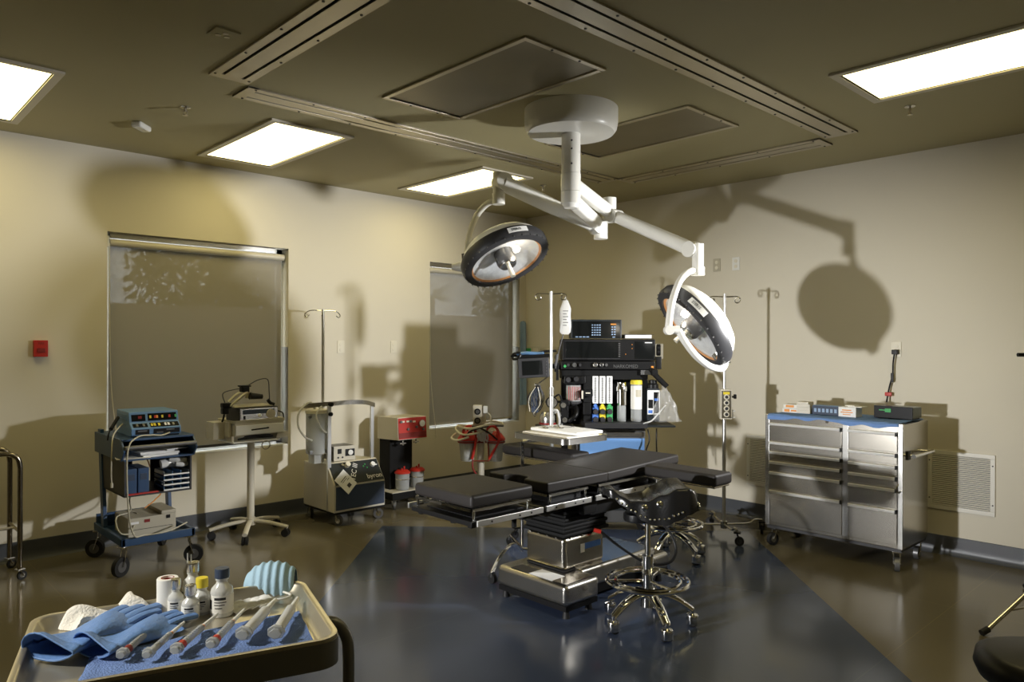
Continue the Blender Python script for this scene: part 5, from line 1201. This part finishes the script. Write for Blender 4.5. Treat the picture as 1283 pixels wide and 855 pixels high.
# ================================================================ foreground tray on its stand
FR = math.radians(-16.8); FCx, FCy = .5715, 1.6125; FW, FD, ZF = .575, .41, .872
def tw_(u, v, z=ZF): return Vector((FCx+math.cos(FR)*u-math.sin(FR)*v, FCy+math.sin(FR)*u+math.cos(FR)*v, z))
def tl(x, y):
    dx, dy = x-FCx, y-FCy; return (math.cos(FR)*dx+math.sin(FR)*dy, -math.sin(FR)*dx+math.cos(FR)*dy)
ftm = tray_mesh(FW, FD, .045, .90, ZF, .862, .008)
fto = tag(obj('instrument_tray', ftm, M['bronze'], None, (FCx, FCy, 0), (0, 0, FR), 60), 'large steel tray of syringes and vials in the left foreground', 'tray')
fs = thing('tray_stand', 'bent tube stand holding the foreground tray', 'instrument stand', (FCx, FCy, 0), FR)
b = B(); rings = []
for o_, z in ((.006, .845), (.003, .862), (.003, .8955), (.0105, .8955), (.0105, .866), (.02, .862), (.02, .845)):
    pass
def ringstrip(wo, do, r, z0, z1, th):
    bb = B(); A1 = rring(bb, wo, do, r, z0); A2_ = rring(bb, wo, do, r, z1); A3 = rring(bb, wo-2*th, do-2*th, r-th, z1); A4 = rring(bb, wo-2*th, do-2*th, r-th, z0)
    bb.skin([A1, A2_, A3, A4], True); return bb
obj('tray_frame', ringstrip(FW+.008, FD+.008, .048, .840, .892, .003), M['grey'], fs, sharp=60)
obj('frame_flange', ringstrip(FW+.0, FD+.0, .045, .838, .841, .03), M['bronze'], fs)
x1 = FW/2
up = [(x1-.02, .02, .850), (x1+.015, .02, .852), (x1+.045, .018, .842), (x1+.066, .016, .81), (x1+.072, .015, .76), (x1+.072, .015, .60), (x1+.072, .015, .10)]
obj('post', B().tube(cr(up, 6), .0135, 14), M['grey'], fs)
obj('base', B().tube([(x1+.072, -.22, .06), (x1+.072, .24, .06)], .016, 10).tube([(x1+.072, .015, .06), (-.2, .015, .06)], .016, 10), M['grey'], fs)
for q in ((x1+.072, -.21), (x1+.072, .23), (-.19, .015)): caster(fs, (q[0], q[1], 0), .025, .018, M['satin'], M['rubber'], .5, M['dark'], .062)
obj('screw_boss', B().cyl((-.10, -FD/2-.002, .862), (-.10, -FD/2-.007, .862), .012, n=18), M['dark'], fs)
def put(name, b, m, label, cat, xy, z=ZF, rz=0., group=None, sharp=38):
    return tag(obj(name, b, m, None, (xy[0], xy[1], z), (0, 0, rz), sharp), label, cat, group)
# blue cloth under the syringes
cu = [tl(.355, 1.655), tl(.375, 1.535), tl(.795, 1.44), tl(.87, 1.66)]
c0, c1, c2, c3 = [Vector((*p, 0)) for p in cu]
c0 = Vector((-.165, -.02, 0)); c1 = Vector((-.185, -.172, 0)); c2 = Vector((.245, -.172, 0)); c3 = Vector((.252, .055, 0))
def clf(u, v):
    p = (c1*(1-u)+c2*u)*(1-v)+(c0*(1-u)+c3*u)*v
    z = .003+.0025*math.sin(u*21+v*4)*math.sin(v*9)+.004*math.exp(-((v-.86)/.06)**2)*(1+.4*math.sin(u*15))+.003*math.exp(-((u-.02)/.03)**2)
    return (p.x, p.y-.006*math.sin(u*7)*v, z)
put('blue_cloth', B().grid(clf, 60, 24, .002), M['bluecloth'], 'folded blue cloth under the syringes in the foreground tray', 'cloth', (FCx, FCy), ZF, FR)
# syringes
def syringe(label, tip, end, r, L, m_cap, big=False, hub=None):
    tip = Vector((*tip, 0)); end = Vector((*end, 0)); d = (end-tip); ang = math.atan2(d.y, d.x); full = d.length
    t = thing('syringe', label, 'syringe', (tip.x, tip.y, ZF+.013+r), ang, 'syringes on the blue cloth')
    bl_ = full*.58 if not big else full*.66
    # local +x from the flange end towards the capped end
    obj('barrel', B().cyl((.012, 0, 0), (bl_, 0, 0), r, n=18).cyl((bl_, 0, 0), (bl_+.006, 0, 0), r, r*.45, 16), M['frost'] if not big else M['milk'], t)
    fl_ = B(); n = 14
    fw = r*(1.7 if not big else 1.5)
    poly_ = [(fw*(1+.12*(i % 2))*math.cos(2*PI*i/n), fw*(.8+.1*(i % 2))*math.sin(2*PI*i/n)+r*.2) for i in range(n)]
    fl_.prism(poly_, 'x', .002, .010, .002)
    fl_.prism([(y*.7, z*.7) for y, z in poly_], 'x', -.006, .002, .002)
    obj('flange', fl_, M['frost'], t)
    obj('plunger', B().cyl((.0, 0, 0), (bl_*.45, 0, 0), r*.55, n=12), M['milk'], t)
    if m_cap: obj('seal_ring', B().cyl((.018, 0, 0), (.030, 0, 0), r*1.15, n=18), m_cap, t)
    else: obj('plunger_stopper', B().cyl((bl_*.42, 0, 0), (bl_*.47, 0, 0), r*.9, n=14), M['grey'], t)
    obj('needle_hub', B().cyl((bl_+.004, 0, 0), (bl_+.012, 0, 0), r*.62, r*.5, 14), M['orange'] if not big else M['grey'], t)
    obj('needle_cap', B().cyl((bl_+.010, 0, 0), (full, 0, 0), r*.62, r*.38, 14), M['white'], t)
    g = B()
    for i in range(8): g.b2((.03+i*(bl_-.04)/8, -r*.5, r*.86), (.031+i*(bl_-.04)/8, r*.3, r*1.0))
    if not big: obj('graduation', g, M['print'], t)
    return t
syringe('syringe furthest left on the blue cloth, with a thin red ring', (.440, 1.562), (.552, 1.690), .0072, .15, M['redd'])
syringe('second syringe from the left, slim and without a red ring', (.477, 1.529), (.590, 1.652), .0072, .15, None)
syringe('third syringe from the left, with bold scale marks and a red ring', (.524, 1.512), (.662, 1.650), .0078, .17, M['red'])
syringe('fourth syringe from the left, with a wide red ring and empty clear barrel', (.586, 1.491), (.717, 1.636), .0078, .17, M['red'])
syringe('left one of the two large frosted syringes', (.648, 1.484), (.793, 1.638), .0115, .19, None, True)
syringe('rightmost large frosted syringe on the blue cloth', (.700, 1.445), (.836, 1.612), .0115, .19, None, True)
# vials
def vial(label, xy, r, h, cap, kind='vial', body='frost', group='glass vials'):
    t = thing('vial', label, 'vial', (xy[0], xy[1], ZF), -TH, group); n = h-.02
    obj('glass_body', B().lathe([(0, 0), (r*.92, 0), (r, .003), (r, n*.62), (r*.9, n*.72), (r*.5, n*.84), (r*.46, n*.92), (r*.56, n*.93), (r*.56, n), (0, n)], 28), M['vial'], t, sharp=60)
    obj('liquid', B().lathe([(0, .003), (r*.88, .003), (r*.9, .006), (r*.9, n*.55), (0, n*.55)], 24), M['milk'], t)
    obj('crimp_cap', B().lathe([(0, n-.001), (r*.64, n-.001), (r*.64, h-.004), (r*.6, h), (r*.3, h), (0, h-.001)], 24), cap, t)
    lb = obj('paper_label', B().grid(lambda u, v: (r*1.012*math.sin((u-.5)*3.6), -r*1.012*math.cos((u-.5)*3.6), n*.12+n*.46*v), 14, 1, .0003), M['tape'], t)
    pr_ = B()
    def strip(a0, a1, z0, z1): pr_.grid(lambda u, v: (r*1.03*math.sin(a0+(a1-a0)*u), -r*1.03*math.cos(a0+(a1-a0)*u), z0+(z1-z0)*v), 5, 1, .0003)
    strip(-.3, .7, n*.47, n*.53); strip(-.3, .75, n*.40, n*.42); strip(-.3, .6, n*.33, n*.35); strip(-.25, .4, n*.25, n*.27); strip(-1., -.6, n*.22, n*.46) if r > .022 else None
    obj('label_print', pr_, M['print'], lb)
    return t
VR = [('tallest vial with a dark blue cap, nearest the face mask', (.690, 1.695), .0255, .108, M['navy']),
      ('small front vial with a bare silver cap, nearest the gloves', (.627, 1.716), .0195, .078, M['satin']),
      ('slim silver-capped vial touching the paper tape roll', (.612, 1.766), .0175, .083, M['satin']),
      ('vial with a yellow cap between the silver and blue capped vials', (.661, 1.738), .0215, .082, M['yellow']),
      ('rear vial with an open spiked silver cap behind the yellow-capped vial', (.662, 1.798), .0235, .105, M['satin'])]
for i, v in enumerate(VR):
    t = vial(*v)
    if i == 4: obj('spike', B().cyl((-.012, 0, .104), (-.013, 0, .126), .0022, .001, 8).cyl((-.006, .004, .104), (-.006, .004, .122), .0022, .001, 8), M['milk'], t)
# tape roll
t = thing('tape_roll', 'standing roll of white paper tape at the left of the vials', 'tape', (.607, 1.805, ZF))
obj('roll', B().lathe([(.012, 0), (.0225, 0), (.0235, .002), (.0235, .076), (.0225, .078), (.012, .078), (.012, 0)], 36), M['tape'], t, sharp=60)
obj('core', B().lathe([(.0125, .001), (.0125, .0785), (.0145, .0785), (.0145, .074), (.0095, .074), (.0095, .001)], 24), M['redd'], t)
# cone mask
t = thing('face_mask', 'pale blue ribbed cone face mask at the back right of the foreground tray', 'mask', (.845, 1.775, ZF+.002), math.radians(-35))
def maskf(u, v):
    # u across the ribs, v round the arch
    a = PI*v; x = -.062+.124*u; k = math.sqrt(max(0.0, 1-((x-.006)/.070)**2)); r = (.062*k**.8+.004)*(1+.035*math.sin(u*2*PI*6.5)*min(1, 3*k))
    return (x, -r*.82*math.cos(a), max(0, r*1.05*math.sin(a))+.002)
obj('shell', B().grid(maskf, 60, 24, .0016), M['mask'], t, (0, 0, 0), sharp=70)
obj('elastic_band', B().tube(cr([(.035, -.045, .01), (.06, -.068, .008), (.045, -.088, .006), (.01, -.085, .005), (-.01, -.078, .005)], 6), .0028, 8), M['white'], t)
obj('staple', B().box((.060, -.015, .035), (.004, .004, .022), .001), M['satin'], t)
# wrapped needle packs
for i in range(5):
    k = i/4; p = Vector((.722, 1.700, 0)).lerp(Vector((.792, 1.680, 0)), k)
    t = thing('sachet', ['first white swab sachet from the vials, in the row before the mask', 'second white swab sachet from the vials', 'middle white swab sachet in the row of five', 'fourth white swab sachet from the vials', 'white swab sachet nearest the mask band, last of the row'][i], 'sachet', (p.x, p.y, ZF+.004+.0022*i), FR+.35, 'row of swab sachets')
    obj('packet', B().grid(lambda u, v: ((u-.5)*.026, (v-.5)*.066, .003*math.sin(PI*u)*(.5+.5*math.sin(PI*v))+.0015*math.sin(v*14+i)+.003), 8, 12, .002).xf(R3(0, math.radians(-9), 0)), M['paper'], t)
    obj('seal_strip', B().grid(lambda u, v: ((u-.5)*.026, -.033+.008*v, .0045+.0002*math.sin(u*30)), 6, 1, .001).xf(R3(0, math.radians(-9), 0)), M['tape'], t)
# crumpled gauze
def gauf(u, v):
    x = -.085+.17*u; y = -.045+.09*v
    z = .030*math.exp(-((u-.25)/.2)**2-((v-.5)/.45)**2)+.042*math.exp(-((u-.85)/.14)**2-((v-.65)/.4)**2)+.006*math.sin(u*13+v*5)*math.sin(v*8)+.012
    e = min(u, 1-u, v, 1-v)
    return (x+.01*math.sin(v*7), y+.012*math.sin(u*6), max(.002, z*min(1, e*8+.1)))
gx = (.487, 1.838)
put('crumpled_gauze', B().grid(gauf, 40, 24, .004), M['gauze'], 'crumpled white gauze behind the blue gloves in the foreground tray', 'gauze', gx, ZF, FR+.32)
# gloves: two flattened blue gloves
def glove(label, loc, rz, s, fingers, z0):
    t = thing('glove', label, 'glove', (loc[0], loc[1], ZF+z0), rz, 'blue gloves')
    # body: open cuff at x=0, palm to x=.17
    def gf(u, v):
        a = 2*PI*v; x = .175*u; w = (.052-.010*math.sin(PI*min(1, u*1.3)))*(1+.05*math.sin(4*a+9*u)); h = .016*(1-.45*u)+.004*math.sin(a*2+u*6)
        if u < .12: h *= 1.25
        return (x*s, w*math.cos(a)*s, max(-.001, h*math.sin(a)+h)*s)
    obj('palm', B().grid(gf, 26, 32, .0012), M['glove'], t, sharp=70)
    for i, (y, L, a, r) in enumerate(fingers):
        d = Vector((math.cos(a), math.sin(a), 0)); st_ = Vector((.150, y, .011))
        pts = [st_-d*.02, st_, st_+d*L*.5+Vector((0, .002, .003)), st_+d*L*.92+Vector((0, 0, .0)), st_+d*L]
        obj('finger', B().tube([p*s for p in cr(pts, 5)], r*s, 10, radii=[r*s*(1 if j < 17 else .55) for j in range(21)], flat=.6), M['glove'], t)
    cf = []
    for k in range(24):
        a = 2*PI*k/24; p = gf(0, k/24); cf.append((p[0], p[1]*1.02, p[2]+.001))
    obj('cuff_bead', B().tube(cf, .0018, 6, True), M['glove'], t)
    return t
glove('blue glove lying on top, open cuff at the left corner of the tray', (.335, 1.660), math.radians(33), 1.12, [(.028, .09, .10, .0125), (.008, .10, .02, .012), (-.012, .105, -.06, .012), (-.030, .08, -.14, .0105)], .008)
glove('lower blue glove flattened beside the folded cloth', (.405, 1.632), math.radians(22), 1.0, [(.024, .08, .05, .011), (.004, .09, -.03, .011), (-.018, .085, -.12, .011)], .003)
# ================================================================ right foreground: black stool seat and light stand
GS = G(1310, 820, .60)
t = thing('round_stool', 'black round padded stool cut off by the lower right corner', 'stool', (GS.x, GS.y, 0), -TH)
obj('seat', B().lathe([(0, .505), (.14, .505), (.165, .52), (.178, .55), (.172, .583), (.14, .597), (0, .60)], 44), M['black'], t, sharp=60)
obj('gas_lift', B().cyl((0, 0, .08), (0, 0, .51), .024, n=16), M['chrome'], t)
for i in range(5):
    a = 2*PI*i/5; d = Vector((math.cos(a), math.sin(a), 0))
    lo_ = obj('leg', B().tube([Vector((0, 0, .11)), d*.24+Vector((0, 0, .075))], .016, 10, radii=[.02, .013]), M['dark'], t)
    obj('caster', B().cyl(d*.24+Vector((-.02, 0, .03)), d*.24+Vector((.02, 0, .03)), .03, n=16).cyl(d*.24+Vector((0, 0, .03)), d*.24+Vector((0, 0, .08)), .008, n=8), M['rubber'], lo_)
LC = Vector((*plan(3.02, 3.97), 0)); ft1 = G(1231, 797)
t = thing('light_stand', 'grey tripod light stand at the right edge of the photo', 'light stand', LC, 0)
d1 = Vector((ft1.x, ft1.y, 0))-LC; a1 = math.atan2(d1.y, d1.x); L1_ = d1.length
obj('post', B().cyl((0, 0, .10), (0, 0, .9), .0165, n=14).cyl((0, 0, .88), (0, 0, 1.66), .0125, n=14), M['satin'], t)
for i in range(3):
    a = a1+2*PI*i/3; d = Vector((math.cos(a), math.sin(a), 0))
    lg = obj('leg', B().tube([d*.02+Vector((0, 0, .385)), d*L1_*.97+Vector((0, 0, .016))], .0125, 10), M['satin'], t)
    obj('foot', B().cyl(d*L1_*.93+Vector((0, 0, .03)), d*L1_*1.0+Vector((0, 0, .014)), .0165, n=12), M['rubber'], lg)
    obj('brace', B().tube([d*L1_*.72+Vector((0, 0, .115)), d*.02+Vector((0, 0, .13))], .006, 8), M['satin'], lg)
obj('hub', B().cyl((0, 0, .35), (0, 0, .42), .028, n=16).cyl((0, 0, .11), (0, 0, .15), .026, n=16), M['black'], t)
aimv = Vector((2.5, WY, 1.15)); HD = Vector((LC.x, LC.y, 1.72)); 
dv_ = (aimv-HD).normalized()
st_stand = t
lh = thing('strobe_head', 'black studio strobe on the tripod light stand just outside the right edge', 'studio light', HD, 0)
obj('housing', B().cyl(-dv_*.16, dv_*.12, .062, n=24), M['black'], lh)
obj('reflector_dish', B().lathe([(.062, 0), (.085, .06), (.087, .06), (.064, 0)], 32, dv_*.12, dv_.to_track_quat('Z', 'Y').to_matrix().to_4x4()), M['satin'], lh)
obj('mount', B().cyl((0, 0, -.08), (0, 0, -.03), .022, n=14), M['black'], lh)
# ================================================================ light, world, camera
def spot(name, loc, aim, watts, size, blend, rad, col=(1, 1, 1)):
    loc = tuple(loc); l = bpy.data.lights.new(name, 'SPOT'); l.energy = watts; l.spot_size = math.radians(size); l.spot_blend = blend; l.shadow_soft_size = rad; l.color = col
    o = bpy.data.objects.new(name, l); COL.objects.link(o); o.location = loc; o.rotation_euler = (Vector(aim)-Vector(loc)).to_track_quat('-Z', 'Y').to_euler(); return o
spot('strobe_light_left', (-2.31, 3.09, 1.0), (5.92, 2.73, .76), 1400, 36, 1., .10, (1, 1, 1))
spot('strobe_light_right', HD+dv_*.2, aimv, 610, 80, 1., .085, (1, 1, 1))
spot('added_tray_fill', plan(-2.0, 1.05) + (2.1,), (FCx, FCy, .9), 170, 36, .8, .12, (1, .97, .88))  # added unseen light left of frame, brightens the foreground tray
for dome, c, n in LAMPS:
    # the head's own bulb, sitting between hub and reflector
    l = bpy.data.lights.new('lamp_bulb_light', 'POINT'); l.energy = 1.2; l.shadow_soft_size = .03; l.color = (1, .9, .74)
    o = bpy.data.objects.new('lamp_bulb_light', l); COL.objects.link(o); o.location = mx_dir(n, Vector(c)) @ Vector((-.02, .10, -.05))
obj('tilt_handle', B().cyl((0, 0, 1.45), (-.30*RX, -.30*RY, 1.45), .011, n=10), M['black'], st_stand)
wd = bpy.data.worlds.new('world'); scn.world = wd; wd.use_nodes = True
bgn = wd.node_tree.nodes['Background']; bgn.inputs['Color'].default_value = (.85, .93, 1, 1); bgn.inputs['Strength'].default_value = 5.0
cam = bpy.data.cameras.new('camera'); co_ = bpy.data.objects.new('camera', cam); COL.objects.link(co_)
cam.sensor_width = 36; cam.lens = 36*FPX/1283; cam.clip_start = .05
cam.shift_y = (430.9-427.5)/1283
r_ = .0035
fwd = Vector((FX, FY, 0)); rgt = Vector((RX*math.cos(r_), RY*math.cos(r_), math.sin(r_))); upv = rgt.cross(fwd)
co_.matrix_world = Matrix(((rgt.x, upv.x, -fwd.x, 0), (rgt.y, upv.y, -fwd.y, 0), (rgt.z, upv.z, -fwd.z, CZ), (0, 0, 0, 1)))
scn.camera = co_
vs_ = scn.view_settings; vs_.view_transform = 'Standard'; vs_.look = 'None'; vs_.exposure = 0; vs_.gamma = 1; vs_.use_curve_mapping = False
